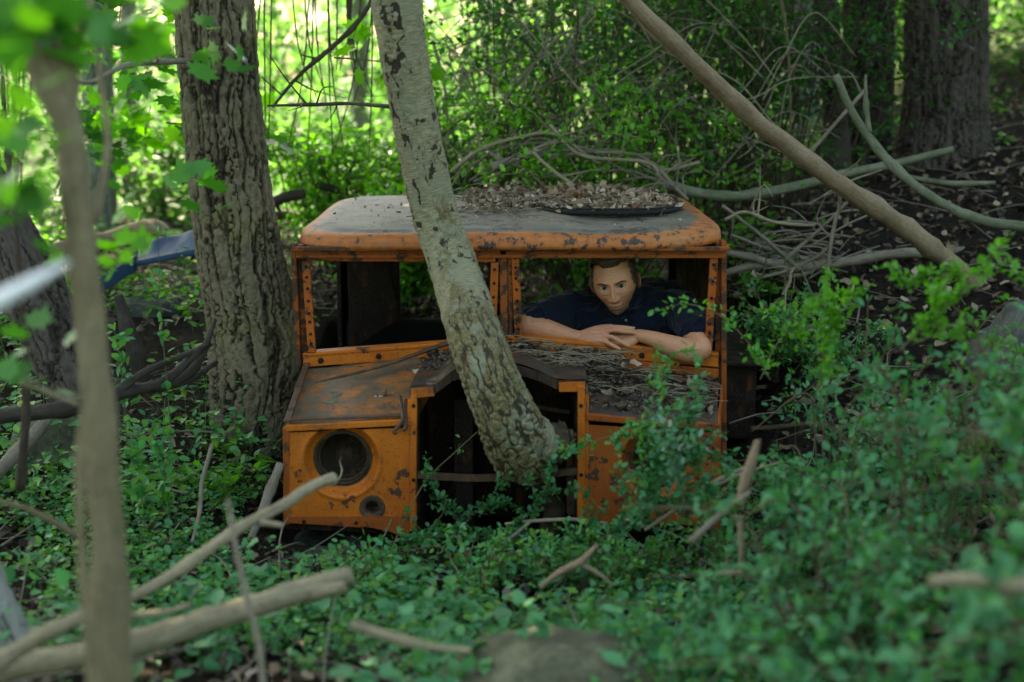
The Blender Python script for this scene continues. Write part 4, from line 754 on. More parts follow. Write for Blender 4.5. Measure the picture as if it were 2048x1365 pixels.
# ------------------------------------------------------------------ vegetation
def nodes_on(C, n, t0=.25):
    """n points along curve C with tangents"""
    k = RNG.uniform(t0, .999, n) * (len(C) - 1); i = k.astype(int); f = (k - i)[:, None]; return C[i] * (1 - f) + C[np.minimum(i + 1, len(C) - 1)] * f, unit(np.gradient(C, axis=0))[i]
def foliage_on(mb, C, n, L, tmpl=OV, quads=OVQ, spread=.02, per=4, t0=.2, tris=None, up=.9):
    q, t = nodes_on(C, max(1, n // per), t0); q = np.repeat(q, per, 0) + RNG.normal(size=(len(q) * per, 3)) * spread; t = np.repeat(t, per, 0)
    d = unit(t * .35 + rdir(len(q)) * .8 + [0, 0, .12]); leafset(mb, q, d, unit(rdir(len(q)) * .6 + [0, 0, up]), RNG.uniform(.65, 1.25, len(q)) * L, tmpl, quads, tris)
def bush(name, label, x, y, h, spread, nstem, nleaf, L, leafm, stemm=M_STEM, group=None, r0=.004, z0=None, tmpl=OV, quads=OVQ, tris=None, side=3, t0=.12, cat='bush', droop=.5, lean=(0, 0), per=4, parts=True, lsp=None):
    z = float(G(x, y)) - .02 if z0 is None else z0; root = empty(name, (x, y, z), label, cat, group); sm, lm = MB(), MB(); per_s = nleaf // (nstem * (side + 1))
    for k in range(nstem):
        a = RNG.uniform(0, 2 * math.pi); s_ = spread * RNG.uniform(.35, 1.1); hh = h * RNG.uniform(.55, 1.08); d = np.array([math.cos(a), math.sin(a), 0]) * s_ + [lean[0] * h, lean[1] * h, 0]
        b = np.array([x, y, z]) + d * RNG.uniform(0, .25); e = b + d + [0, 0, hh * (1 - droop * RNG.uniform(.2, .8))]; m_ = b + d * .45 + [0, 0, hh * .85]
        C = catmull([b, (b + m_) / 2 + RNG.normal(size=3) * .04 * h, m_, e], 22); tube(sm, C, np.linspace(r0, r0 * .3, 22), 5); foliage_on(lm, C, per_s, L, tmpl, quads, lsp or L * .8, per, t0, tris)
        for _ in range(side):
            i = RNG.integers(5, 20); sd = unit(rdir(1)[0] + [0, 0, .3]) * h * RNG.uniform(.12, .32); D = catmull([C[i], C[i] + sd * .5 + [0, 0, .02 * h], C[i] + sd], 9); tube(sm, D, np.linspace(r0 * .45, r0 * .2, 9), 4); foliage_on(lm, D, per_s, L, tmpl, quads, lsp or L * .8, per, .1, tris)
    sm.build('stems', stemm, root); lm.build('foliage', leafm, root); return root

# ground cover and litter nobody could count
def keep_out(x, y): return (np.abs(x - TX) < .80) & (y > 4.08) & (y < 6.2)
def scatter(n, y0, y1, wide=.46):
    y = RNG.uniform(y0, y1, n); x = RNG.uniform(-1, 1, n) * (wide * y + .4); k = ~keep_out(x, y); return x[k], y[k]
mb = MB(); x, y = scatter(16000, 1.6, 10); z = G(x, y); dens = fbm(np.stack([x * 1.3, y * 1.3, 0 * x], -1), 3, 4) + .25 * S(.6, 1.6, x) * S(4, 5, y); k = RNG.random(len(x)) < S(.25, .6, dens); x, y, z = x[k], y[k], z[k]
dryleaves(mb, np.column_stack([x, y, z + RNG.uniform(.003, .03, len(x))]), RNG.uniform(.025, .06, len(x))); tag(mb.build('leaf_litter', M_LITTER), 'brown dead leaves covering the forest floor', 'leaves', None, 'stuff')
mb = MB(); x, y = scatter(1500, 1.8, 9); z = G(x, y); k = RNG.random(len(x)) < S(-.2, 1, x) * S(4, 5.5, y) + .25; x, y, z = x[k], y[k], z[k]
dryleaves(mb, np.column_stack([x, y, z + RNG.uniform(.01, .04, len(x))]), RNG.uniform(.03, .08, len(x))); tag(mb.build('leaf_litter', M_DRY), 'paler curled leaves lying on top of the forest floor litter', 'leaves', None, 'stuff')
mb = MB(); x, y = scatter(900, 1.8, 8)
for a, b in zip(x, y):
    l = random.uniform(.08, .45); t = random.uniform(0, math.pi); d = np.array([math.cos(t), math.sin(t), random.uniform(-.05, .3)]) * l / 2; p = np.array([a, b, float(G(a, b)) + .03 + l * .08]); tube(mb, catmull([p - d, p + rdir(1)[0] * l * .08, p + d], 6), np.linspace(.0035, .001, 6) * random.uniform(.5, 1.4), 5)
tag(mb.build('twig_litter', M_TWIG), 'small fallen twigs scattered over the forest floor', 'twigs', None, 'stuff')
def cover(n, y0, y1, sel, L, hh, mat_, label, per=9, tmpl=OV, quads=OVQ, tris=None):
    lm = MB(); x, y = scatter(n, y0, y1); k = RNG.random(len(x)) < sel(x, y); x, y = x[k], y[k]; z = G(x, y); m_ = len(x); h = hh * RNG.uniform(.4, 1.2, m_); ld = RNG.normal(size=(m_, 2)) * h[:, None] * .4
    t = RNG.uniform(.25, 1, (m_, per)); cx = x[:, None] + ld[:, :1] * t; cy = y[:, None] + ld[:, 1:] * t; cz = z[:, None] + h[:, None] * (t - .25 * t * t)
    C = np.stack([cx, cy, cz], -1).reshape(-1, 3); C += RNG.normal(size=C.shape) * L * .5; leafset(lm, C, rdir(len(C)) * [1, 1, .35], unit(rdir(len(C)) * .55 + [0, 0, 1]), RNG.uniform(.4, 1.65, len(C)) * L, tmpl, quads, tris)
    for k in range(0, m_, 2): tube(lm, [[x[k], y[k], z[k] - .01], [x[k] + ld[k, 0] * .5, y[k] + ld[k, 1] * .5, z[k] + h[k] * .45], [x[k] + ld[k, 0], y[k] + ld[k, 1], z[k] + h[k] * .75]], [.0016, .0012, .0008], 3, False)
    return tag(lm.build('undergrowth', mat_), label, 'undergrowth', None, 'stuff')
dn = lambda x, y, s, f=1.4: fbm(np.stack([x * f, y * f, 0 * x + s], -1), 3, s)
cover(8000, 1.9, 4.6, lambda x, y: S(.45, .58, dn(x, y, 2, 2.8)) * (1 - .9 * S(3.75, 4.0, y) * (np.abs(x + .45) < .35)), .021, .13, M_LEAF, 'low green seedlings carpeting the foreground')
cover(4200, 4.3, 9.5, lambda x, y: S(.42, .62, dn(x, y, 5)) * (1 - .85 * S(.9, 1.5, x)), .032, .16, M_LEAFB, 'brighter low seedlings on the slope behind the trunks')
cover(900, 1.9, 3.8, lambda x, y: S(.46, .6, dn(x, y, 9, 2.4)), .036, .22, M_LEAFC2, 'broader soft leaves rising over the foreground seedlings', 7)
cover(1300, 4.2, 6.6, lambda x, y: S(-.6, -1.0, x) * S(.35, .5, dn(x, y, 12, 2)), .03, .3, M_LEAF, 'tall weedy seedlings around the foot of the oak')

# shrubs at the right, each its own thing
FG = [(1.02, 3.95, .55, .42, 'dense green shrub hiding the right headlight corner of the truck'), (1.35, 3.55, .68, .50, 'green shrub between the cab and the grey boulder'), (.98, 3.15, .58, .45, 'green shrub just behind the upright snapped stub'),
      (1.55, 2.95, .72, .5, 'tall shrub at the right edge below the grey boulder'), (.72, 2.75, .40, .42, 'low shrub under the upright snapped stub'), (1.12, 2.45, .60, .45, 'blurred shrub in the right foreground above the pale branch end'),
      (.62, 2.15, .36, .4, 'very blurred shrub at the bottom right of the big boulder'), (.98, 1.95, .48, .36, 'nearest blurred shrub in the bottom right corner'), (1.75, 3.9, .62, .5, 'shrub spreading around the foot of the leaning pole'), (.40, 2.9, .26, .4, 'small leafy shrub behind the lichen boulder'), (.82, 3.6, .40, .34, 'shrub growing against the right fender'), (1.3, 2.1, .62, .4, 'dark shrub at the right picture edge beside the pale branch end')]
for k, (x, y, h, sp, lb) in enumerate(FG): bush('shrub', lb, x, y, h * (1.0 if y > 2.6 else .92), sp, 20, 2000, .024 if y > 2.6 else .034, M_LEAFC2 if k not in (1, 8) else leafmat('mid_leaf_%d' % k, [(.03, .12, .02), (.05, .18, .03), (.08, .24, .05)]), M_STEM, 'green shrubs filling the right foreground', per=7, lsp=.016, side=4)
bush('shrub', 'blue-green shrub growing behind the cab right corner pillar', .98, 5.2, .34, .26, 14, 1500, .024, M_LEAF, M_STEM)
bush('shrub', 'small bluish shrub on the litter slope right of the cab', 1.15, 5.0, .26, .22, 10, 800, .022, M_LEAF, M_STEM)
def sprig(label, pts, n, L, material=M_LEAF, r=(.0022, .0008), name='sprig', tm=OV, q=OVQ, tris=None, twigs=0, per=4, sp=.010, t0=.1):
    C = catmull([P(*p) for p in pts], 40); root = empty(name, tuple(C[0]), label, 'twig'); sm, lm = MB(), MB(); tube(sm, C, np.linspace(*r, 40), 6); foliage_on(lm, C, n, L, tm, q, sp, per, t0, tris)
    for _ in range(twigs):
        i = random.randint(6, 36); d = unit(RNG.normal(size=3) * [1, .6, 1] + [0, 0, .3]) * random.uniform(.05, .13); D = catmull([C[i], C[i] + d * .5 + [0, 0, .01], C[i] + d], 8); tube(sm, D, np.linspace(r[0] * .5, .0006, 8), 4); foliage_on(lm, D, n // 4, L, tm, q, sp, per, .1, tris)
    sm.build('stem', M_STEM, root); lm.build('leaves', material, root); return root
MLB = M_LEAFB
sprig('arched leafy sprig crossing the right window corner in front of the elbow', [(1540, 760, 3.75), (1500, 690, 3.78), (1440, 632, 3.8), (1370, 608, 3.82), (1310, 625, 3.84)], 110, .020, leafmat('sprig_leaf', [(.05, .2, .04), (.09, .3, .06)]))
sprig('upright green sprig standing before the right of the hood', [(1270, 1000, 3.6), (1290, 900, 3.62), (1305, 800, 3.64), (1312, 700, 3.66)], 130, .020, M_LEAF, twigs=3)
sprig('leafy sprig with a tuft below the sitter\'s elbow', [(1330, 860, 3.7), (1320, 780, 3.7), (1345, 712, 3.72), (1395, 700, 3.74)], 80, .02, M_LEAF)
sprig('pale bluish sprig hanging before the right headlight', [(1370, 1010, 3.5), (1355, 940, 3.5), (1340, 880, 3.5), (1310, 830, 3.5)], 130, .022, leafmat('blue_leaf', [(.06, .16, .1), (.1, .24, .16)], .3, .3, .6), twigs=2)
sprig('green sprig reaching across the right grille post', [(1420, 880, 3.8), (1330, 860, 3.8), (1230, 870, 3.82), (1160, 895, 3.84), (1115, 905, 3.86)], 130, .020, M_LEAF, twigs=2)
sprig('bright sprig above the shrubs at right', [(1800, 700, 3.2), (1880, 620, 3.22), (1960, 545, 3.25), (2010, 480, 3.3)], 150, .022, MLB, twigs=4)  # brighter leaf colour along the whole sprig
sprig('leafy sprig pointing left over the leaning pole\'s foot', [(1990, 560, 3.4), (1930, 545, 3.4), (1860, 550, 3.4), (1800, 570, 3.4)], 110, .022, MLB, twigs=3)
sprig('sprig rising from the shrubs right of the cab below the leaning pole', [(1640, 820, 3.6), (1650, 700, 3.6), (1690, 620, 3.62), (1720, 580, 3.62)], 150, .024, MLB, twigs=4)
sprig('sprig on the litter slope right of the cab window', [(1520, 760, 3.9), (1560, 680, 3.9), (1640, 610, 3.92), (1700, 590, 3.92)], 120, .024, MLB, twigs=3)
sprig('long bare sprig with small leaves slanting across the left grille post', [(770, 1135, 4.0), (800, 1060, 4.0), (850, 965, 4.02), (910, 905, 4.04), (965, 855, 4.05)], 24, .016, M_LEAF, r=(.0028, .0012))
for k, (lb, pts, n_) in enumerate([('sharp leafy sprig arching under the cross bar', [(800, 1120, 3.95), (850, 1070, 3.98), (890, 1010, 4.0), (845, 945, 4.03)], 90), ('sharp dense sprig in the middle of the grille opening', [(820, 1120, 3.95), (900, 1060, 3.97), (960, 1020, 4.0), (1020, 1000, 4.0)], 170),
        ('sharp sprig at the right foot of the grille opening', [(1040, 1100, 3.95), (1060, 1040, 3.97), (1085, 1000, 3.98), (1105, 975, 4.0)], 110), ('leafy sprig lying along the bottom of the grille opening', [(780, 1085, 3.9), (860, 1075, 3.9), (960, 1070, 3.9), (1060, 1085, 3.9)], 220), ('leafy sprig near the right grille post foot', [(1100, 1130, 3.85), (1150, 1090, 3.88), (1190, 1050, 3.9), (1220, 1010, 3.9)], 130)]):
    sprig(lb, pts, n_, .019, leafmat('barberry_leaf_%d' % k, [(.022, .10, .045), (.035, .15, .06), (.05, .19, .075)]), twigs=4, sp=.008)
for k, (x, y, h) in enumerate([(-.35, 3.75, .2), (-.1, 3.7, .2), (.15, 3.75, .22), (.38, 3.75, .22), (.6, 3.7, .3)]):
    bush('shrub', ['low clump left of the opening beneath the truck nose', 'low clump below the left grille post foot', 'low clump before the middle of the grille opening', 'low clump below the right grille post', 'leafy clump under the right fender'][k], x, y, h, .22, 10, 700, .022, M_LEAF, M_STEM, 'low clumps before the truck nose')

# blurred leafy branches hanging in from the left, and thin weeds
def spray(label, pts, n, L, material, **k): return sprig(label, pts, n, L, material, name='leafy_branch', tm=MP, q=None, tris=MPT, per=2, sp=.04, **k)
M_MAP = leafmat('maple_leaf', [(.03, .13, .03), (.045, .17, .035), (.06, .21, .05)], .5); M_MAPB = leafmat('sun_tinted_maple_leaf', [(.10, .28, .03), (.16, .38, .05)], .6)  # second maple is a brighter copy, sunlight put into its colour
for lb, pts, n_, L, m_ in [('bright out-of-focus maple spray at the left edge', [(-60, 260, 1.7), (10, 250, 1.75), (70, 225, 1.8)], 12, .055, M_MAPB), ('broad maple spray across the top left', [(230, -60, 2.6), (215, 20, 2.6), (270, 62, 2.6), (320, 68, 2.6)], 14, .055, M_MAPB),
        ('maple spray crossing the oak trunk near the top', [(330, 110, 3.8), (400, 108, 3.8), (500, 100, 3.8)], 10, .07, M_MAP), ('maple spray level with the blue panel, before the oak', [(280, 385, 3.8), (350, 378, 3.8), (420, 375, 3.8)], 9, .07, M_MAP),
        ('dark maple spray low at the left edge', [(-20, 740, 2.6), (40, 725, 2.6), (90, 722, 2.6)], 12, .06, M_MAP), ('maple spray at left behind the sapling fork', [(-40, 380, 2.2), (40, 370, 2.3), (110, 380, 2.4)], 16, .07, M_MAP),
        ('top left corner maple spray', [(-40, -20, 2.2), (40, 30, 2.3), (120, 40, 2.4), (230, 20, 2.5)], 30, .09, M_MAP), ('leafy spray over the pale log', [(160, 560, 2.9), (210, 540, 2.9), (290, 512, 3.0)], 12, .05, M_MAPB),
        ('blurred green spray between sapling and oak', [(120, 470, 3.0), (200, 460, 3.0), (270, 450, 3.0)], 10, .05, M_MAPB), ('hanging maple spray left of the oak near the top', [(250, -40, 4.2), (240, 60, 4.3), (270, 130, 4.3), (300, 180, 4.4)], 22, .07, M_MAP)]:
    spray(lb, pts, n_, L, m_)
for lb, pts, n_ in [('slender weed with small leaves just left of the oak', [(335, 1000, 4.3), (340, 850, 4.35), (320, 600, 4.4), (318, 430, 4.4)], 60), ('thin weed behind the sapling at mid height', [(255, 900, 4.2), (245, 760, 4.2), (225, 640, 4.2)], 50), ('leafy weed at the foot of the oak', [(340, 1040, 4.1), (330, 940, 4.1), (300, 860, 4.1)], 90), ('weed with paired leaves below the black post', [(290, 1060, 3.9), (280, 960, 3.9), (265, 880, 3.9)], 90)]:
    sprig(lb, pts, n_, .035, M_LEAF, name='weed')

for lb, pts, n_ in [('leafy sprig hiding the middle of the right headlight', [(1280, 1060, 3.6), (1300, 980, 3.6), (1330, 920, 3.6), (1345, 870, 3.6)], 170), ('leafy sprig across the right fender edge', [(1420, 1040, 3.6), (1405, 960, 3.6), (1380, 880, 3.6), (1390, 810, 3.6)], 170), ('low leafy sprig covering the right fender foot', [(1200, 1080, 3.7), (1260, 1040, 3.7), (1320, 1010, 3.7), (1390, 1000, 3.7)], 200)]:
    sprig(lb, pts, n_, .022, M_LEAFC2, twigs=6, sp=.012)
for k in range(16):
    x0, y0 = random.choice([(random.uniform(-20, 350), random.uniform(-20, 290)), (random.uniform(520, 740), random.uniform(-20, 120))]); d_ = random.uniform(5.8, 8.5); l = random.uniform(90, 200)
    sprig('layered maple twig hanging in the blurred background at upper left', [(x0, y0, d_), (x0 + l * .5, y0 + 8, d_), (x0 + l, y0 + 26, d_)], 34, .10, M_MAPB if k % 3 else M_MAP, name='leafy_branch', tm=MP, q=None, tris=MPT, per=2, sp=.06, r=(.005, .002))['group'] = 'maple twigs in the upper left background'
for k in range(20):
    x0 = random.uniform(515, 760); l = random.uniform(120, 330); dx = random.uniform(-60, 60)
    stick('cane', 'thin dark cane hanging against the bright gap between oak and birch', 'cane', [(x0, -30, 6.4, 3.4), (x0 + dx * .3, l * .5, 6.4, 3), (x0 + dx, l, 6.4, 1.8)], M_TWIGD, grp='dark canes between oak and birch', seg=5)
# thicket of arching canes behind the truck
TH = [(-.15, 7.3, 1.0), (.45, 7.0, 1.9), (1.0, 7.4, 2.1), (1.35, 7.2, 1.7), (.1, 8.2, 2.2), (.8, 8.4, 2.4), (1.15, 8.9, 2.3), (.4, 6.6, 1.2), (-.9, 7.4, .8), (-.5, 6.7, .6)]
TL = ['left', 'front left', 'middle', 'right']
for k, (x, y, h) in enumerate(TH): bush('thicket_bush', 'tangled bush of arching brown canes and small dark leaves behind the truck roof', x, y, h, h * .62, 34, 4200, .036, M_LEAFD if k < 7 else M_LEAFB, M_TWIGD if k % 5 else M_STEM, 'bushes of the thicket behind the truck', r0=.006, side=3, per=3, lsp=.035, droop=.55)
# bare pale canes drooping in front of the thicket
CN = [[(1240, -20), (1290, 60), (1400, 150), (1600, 300)], [(1035, 280), (1130, 250), (1190, 180)], [(1075, 320), (1085, 230), (1080, 180), (1200, 110)], [(1190, 75), (1130, 66), (1040, 160), (1010, 200)], [(1560, -20), (1575, 90), (1580, 240), (1565, 330)], [(865, 80), (890, 180), (897, 290)],
      [(1330, 330), (1340, 250), (1325, 150), (1330, 90)], [(1130, 70), (1180, 170), (1240, 270)], [(1400, 300), (1340, 200), (1310, 150)], [(1500, 300), (1460, 200), (1400, 130), (1330, 150)], [(990, 240), (1060, 300), (1050, 370)], [(1045, 360), (1060, 250), (1150, 70), (1195, 0)]]
for k, pts in enumerate(CN):
    stick('cane', 'long thin bare cane drooping in front of the dark thicket', 'cane', [(a, b, 6.4 + .05 * k, 5.5 if k else 8) for a, b in pts], M_TWIG if k % 2 else M_STEM, grp='bare canes hanging before the thicket', seg=5, twigs=4)
for k in range(76):
    x0 = random.uniform(880, 1560); y0 = random.uniform(150, 385); l = random.uniform(90, 300); dr = random.choice((-1, 1)); hh = random.uniform(30, 190); d_ = random.uniform(6.25, 6.8)
    stick('cane', 'fine pale cane crossing the dark thicket behind the roof', 'cane', [(x0, y0, d_, 2.6), (x0 + dr * l * .3 + random.uniform(-14, 14), y0 - hh * .6 + random.uniform(-14, 14), d_, 2.4), (x0 + dr * l * .6 + random.uniform(-16, 16), y0 - hh + random.uniform(-16, 16), d_ + .05, 2.0), (x0 + dr * l, y0 - hh * random.uniform(.5, 1.3), d_ + .1, 1.3)], M_TWIG if k % 3 else M_LOG, grp='fine canes of the tangle behind the roof', seg=5)
BR = [([(900, 345, 6.2), (960, 300, 6.2), (1040, 275, 6.25), (1110, 270, 6.3), (1200, 330, 6.3)], 'pale bowed dead branch just behind the roof, left part'), ([(985, 335, 6.1), (1050, 310, 6.15), (1120, 283, 6.2)], 'thick straight broken stick behind the roof leaves'), ([(1100, 250, 6.2), (1160, 310, 6.15), (1290, 325, 6.1), (1320, 360, 6.1), (1290, 390, 6.1)], 'looping pale dead branch behind the roof hatch'),
      ([(1190, 305, 6.2), (1270, 310, 6.2), (1330, 340, 6.1), (1380, 330, 6.1), (1400, 325, 6.1)], 'grey forked dead branch above the hatch leaves'), ([(1320, 340, 6.05), (1350, 375, 6.0), (1375, 400, 6.0)], 'short whitish twig tangle at the roof right rear corner'), ([(1060, 300, 6.1), (1110, 345, 6.05), (1160, 380, 6.0)], 'kinked white twig behind the roof leaves'),
      ([(1450, 440, 5.5), (1490, 425, 5.5), (1550, 445, 5.5), (1630, 452, 5.5)], 'thin bleached twig curving right of the roof corner'), ([(1445, 412, 5.6), (1520, 470, 5.6), (1600, 540, 5.6)], 'straight thin twig slanting down right of the roof'), ([(1570, 520, 5.5), (1650, 450, 5.5), (1700, 400, 5.5)], 'thin straight shoot crossing below the leaning pole'), ([(1650, 580, 5.4), (1665, 470, 5.4), (1680, 400, 5.4), (1665, 350, 5.4)], 'upright crooked shoot in front of the brown branch'),
      ([(1460, 470, 5.7), (1540, 500, 5.7), (1620, 520, 5.7)], 'grey twig lying in the brush right of the cab'), ([(1500, 560, 5.6), (1580, 540, 5.6), (1650, 505, 5.6)], 'slim fallen branch beside the brown branch'), ([(1565, 590, 5.3), (1580, 560, 5.3), (1572, 535, 5.3)], 'short bleached twig standing in the leaf litter'), ([(1600, 330, 6.0), (1660, 260, 6.0), (1730, 180, 6.1)], 'straight thin shoot before the dark furrowed trunk')]
for pts, lb in BR: stick('dead_twig', lb, 'twig', [(a, b, c, 7 if 'thick' not in lb else 14) for a, b, c in pts], M_LOG if 'white' in lb or 'pale' in lb or 'bleached' in lb else M_TWIG, seg=7, twigs=4)
for k in range(18):
    x0 = random.uniform(1455, 1640); y0 = random.uniform(400, 560); l = random.uniform(60, 170); a = random.uniform(-.5, .4)
    stick('dead_twig', 'thin grey twig in the brush pile right of the cab', 'twig', [(x0, y0, 5.7, 4), (x0 + l * .5, y0 + l * .5 * a - 8, 5.75, 5), (x0 + l, y0 + l * a, 5.8, 3)], M_TWIG, grp='twigs of the brush pile right of the cab', seg=5)
for k in range(16):
    x0 = random.uniform(900, 1250); l = random.uniform(90, 220); y0 = random.uniform(300, 372); a = random.uniform(-.5, .3)
    stick('dead_twig', 'thin arching twig in the brush pile behind the roof', 'twig', [(x0, y0, 6.3, 4), (x0 + l * .5, y0 + l * .5 * a - 18, 6.3, 5), (x0 + l, y0 + l * a + 10, 6.3, 3)], M_TWIG, grp='twigs of the brush pile behind the roof', seg=5)

# sunlit understorey far behind
US = [(-3.6, 10.0), (-4.8, 12), (-2.6, 14), (.9, 11.5), (2.2, 11), (3.2, 11.5), (3.9, 10.5), (-6, 15), (-4.2, 18), (-1.6, 18), (1.4, 16), (3.6, 16), (5.2, 14), (-7.5, 20), (-3.2, 23), (.2, 22), (3.4, 22), (6.5, 20), (-9, 26), (-5.8, 28), (-1.2, 28), (3, 28), (7.5, 27)]
for k, (x, y) in enumerate(US):
    h = 2.2 + .045 * y; L = .05 + .0045 * y
    bush('understorey_tree', 'leafy sunlit young tree in the blurred woodland behind', x, y, h, 1.5, 12, 700 if x < 0 else 2300, L, M_LEAFS, M_TWIGD, 'young trees of the sunlit woodland behind', r0=.012, side=5, per=3, t0=.02, lsp=L * 2, cat='tree', droop=.3)
for k, (x, y, h) in enumerate([(-2.4, 9.6, .8), (-1.2, 10.2, .7), (-2.2, 12.4, 1.1), (-4.2, 10.2, 1.0), (-.4, 11.6, 1.0), (-3.0, 15, 1.3), (-1.0, 15, 1.4), (3.6, 12.5, 1.2), (4.4, 11.5, 1.2), (-5.2, 13.5, 1.3), (4.9, 13.5, 1.5)]):
    bush('low_bush', 'low sunlit leafy bush on the clearing floor behind the trunks', x, y, h, h * 1.2, 16, 1500, .05 + .003 * y, M_LEAFS, M_TWIGD, 'low bushes of the sunlit clearing', r0=.006, side=4, per=4, t0=.02, lsp=.07, droop=.4)
cover(2600, 9, 16, lambda x, y: S(.30, .5, dn(x, y, 15, .8)) * .9, .07, .28, M_LEAFS, 'sunlit weeds over the clearing floor far behind', 6, RD)
mb = MB(); n = 16000; a = RNG.uniform(-.62, .62, n); r = RNG.uniform(34, 46, n); x, y = r * np.sin(a), r * np.cos(a); hh = RNG.uniform(0, 1, n) ** 1.3 * (6.5 + 2 * fbm(np.stack([a * 14, 0 * a, 0 * a], -1), 3, 2)); k = RNG.random(n) < np.where(x < 2, .3, 1)
C = np.column_stack([x, y, G(x, y) + hh])[k]; leafset(mb, C, rdir(len(C)), rdir(len(C), .8), RNG.uniform(.35, .8, len(C)), RD); tag(mb.build('distant_woods', M_LEAFS), 'far sunlit wood closing the view', 'woods', None, 'stuff')

mb = MB(); n = 20000; a = RNG.uniform(R(48), R(300), n); r = RNG.uniform(6.5, 11, n); x, y = r * np.sin(a), r * np.cos(a) + 2; hh = RNG.uniform(0, 1, n) * (4.6 + 2.5 * fbm(np.stack([a * 5, 0 * a, 0 * a], -1), 3, 2))  # unseen leaf ring added to block low sky light and bounce green
C = np.column_stack([x, y, G(x, y) + hh]); leafset(mb, C, rdir(len(C)), rdir(len(C), .8), RNG.uniform(.12, .30, len(C)), RD); tag(mb.build('sky_blocking_woods', M_LEAFC), 'unseen wood added behind the viewpoint to block the low sky', 'woods', None, 'stuff')

# scrap left of the oak
def scrap():
    root = empty('scrap_panel', tuple(P(300, 560, 6.2)), 'dented blue sheet-metal panel with a long bent edge lying behind the oak', 'scrap metal')
    mb = MB(); sheet(mb, P(268, 525, 6.3), P(395, 500, 6.2), P(400, 455, 6.3), P(285, 482, 6.4), 24, 12, .01, .02, s=3); mb.build('panel', M_BLUE, root)
    mb = MB(); bar(mb, P(185, 580, 6.2), P(270, 528, 6.3), Z * .07, Y * .05); bar(mb, P(270, 528, 6.3), P(400, 502, 6.2), Z * .03, Y * .05); mb.build('edge_rail', M_BLUE, root, False, bevel=.008)
    root = empty('scrap_panel', tuple(P(260, 490, 6.9)), 'tan curved sheet-metal wreck part showing above the blue panel', 'scrap metal')
    C = catmull([P(170, 500, 6.9), P(230, 475, 6.9), P(300, 455, 6.9), P(330, 470, 6.9)], 20); mb = MB(); tube(mb, C, .07, 16, flat=.6); mb.build('shell', M_BTAN, root)
scrap()
stick('scrap_beam', 'rusty grey metal beam end lying behind the left roof edge', 'metal beam', [(530, 435, 7.6, 16), (580, 432, 7.6, 18), (660, 445, 7.6, 18)], M_STEEL, seg=6)

# ------------------------------------------------------------------ the sitter
def skinmat():
    m, nt, b = mat('skin'); a = nd(nt, 'Attribute', attribute_name='Col').outputs['Color']; tc = pos(nt)
    c = mixc(nt, .6, a, ramp(nt, noise(nt, tc, 210, 5, .7), [(.3, .62), (.7, 1.15)]), 'MULTIPLY'); c = mixc(nt, ramp(nt, noise(nt, tc, 45, 4), [(.45, 0), (.7, .35)]), c, (.42, .14, .08)); nt.links.new(c, b.inputs['Base Color'])
    b.inputs['Roughness'].default_value = .48; b.inputs['Specular IOR Level'].default_value = .35; b.inputs['Subsurface Weight'].default_value = .12; b.inputs['Subsurface Radius'].default_value = (.012, .005, .003); b.inputs['Subsurface Scale'].default_value = 1
    bump(nt, b, noise(nt, tc, 300, 4), .5, .0015); return m
M_SKIN = skinmat()
def hairmat(name, a_, b_):
    m, nt, b = mat(name); g = nd(nt, 'NewGeometry'); nt.links.new(ramp(nt, g.outputs['Random Per Island'], [(0, a_), (1, b_)]), b.inputs['Base Color']); b.inputs['Roughness'].default_value = .45; b.inputs['Specular IOR Level'].default_value = .4; return m
M_HAIR = hairmat('brown_hair', (.014, .009, .005), (.10, .062, .032)); M_BROW = hairmat('brow_hair', (.022, .013, .007), (.06, .035, .018)); M_BEARD = hairmat('beard_hair', (.07, .04, .02), (.20, .12, .06))
def remesh(mb, voxel, it=4):
    o = mb.build('temp', M_SKIN, origin=(0, 0, 0)); r = o.modifiers.new('r', 'REMESH'); r.mode = 'VOXEL'; r.voxel_size = voxel; sm = o.modifiers.new('s', 'SMOOTH'); sm.iterations = it; sm.factor = .5
    dg = bpy.context.evaluated_depsgraph_get(); me = o.evaluated_get(dg).to_mesh(); V = np.empty(len(me.vertices) * 3); me.vertices.foreach_get('co', V); V = V.reshape(-1, 3)
    q = []; t = []
    L = np.empty(len(me.loops), int); me.loops.foreach_get('vertex_index', L); n = np.empty(len(me.polygons), int); me.polygons.foreach_get('loop_total', n); st = np.empty(len(me.polygons), int); me.polygons.foreach_get('loop_start', st)
    Q = np.stack([L[st[n == 4] + k] for k in range(4)], -1) if (n == 4).any() else np.zeros((0, 4), int); T = np.stack([L[st[n == 3] + k] for k in range(3)], -1) if (n == 3).any() else np.zeros((0, 3), int)
    d = o.data; bpy.data.objects.remove(o); bpy.data.meshes.remove(d); return V, Q, T
def ptube(mb, pts, seg=20, n=24, flat=1.0):
    """pts: (px, py, d, radius in metres)"""
    C = catmull([P(a, b, d) for a, b, d, r in pts], n); r = catmull([(q[3], 0, 0) for q in pts], n)[:, 0]
    T, U, W = frames(C); a = np.linspace(0, math.pi / 2, 4)[1:]     # rounded ends
    c0 = [C[0] - T[0] * r[0] * math.sin(t) for t in a[::-1]]; r0 = [r[0] * math.cos(t) + 1e-4 for t in a[::-1]]; c1 = [C[-1] + T[-1] * r[-1] * math.sin(t) for t in a]; r1 = [r[-1] * math.cos(t) + 1e-4 for t in a]
    tube(mb, np.vstack([c0, C, c1]), np.concatenate([r0, r, r1]), seg, True, flat); return C, r
HM = Matrix.Rotation(R(-11), 3, 'Z') @ Matrix.Rotation(R(-9), 3, 'Y') @ Matrix.Rotation(R(11), 3, 'X'); HM = np.array(HM)
HP = P(1225, 576, 4.80) - HM @ np.array([0, -.080, 0])
def tohead(V): return np.asarray(V) @ HM.T + HP
EX, EY, ER = .0305, -.0715, .0125
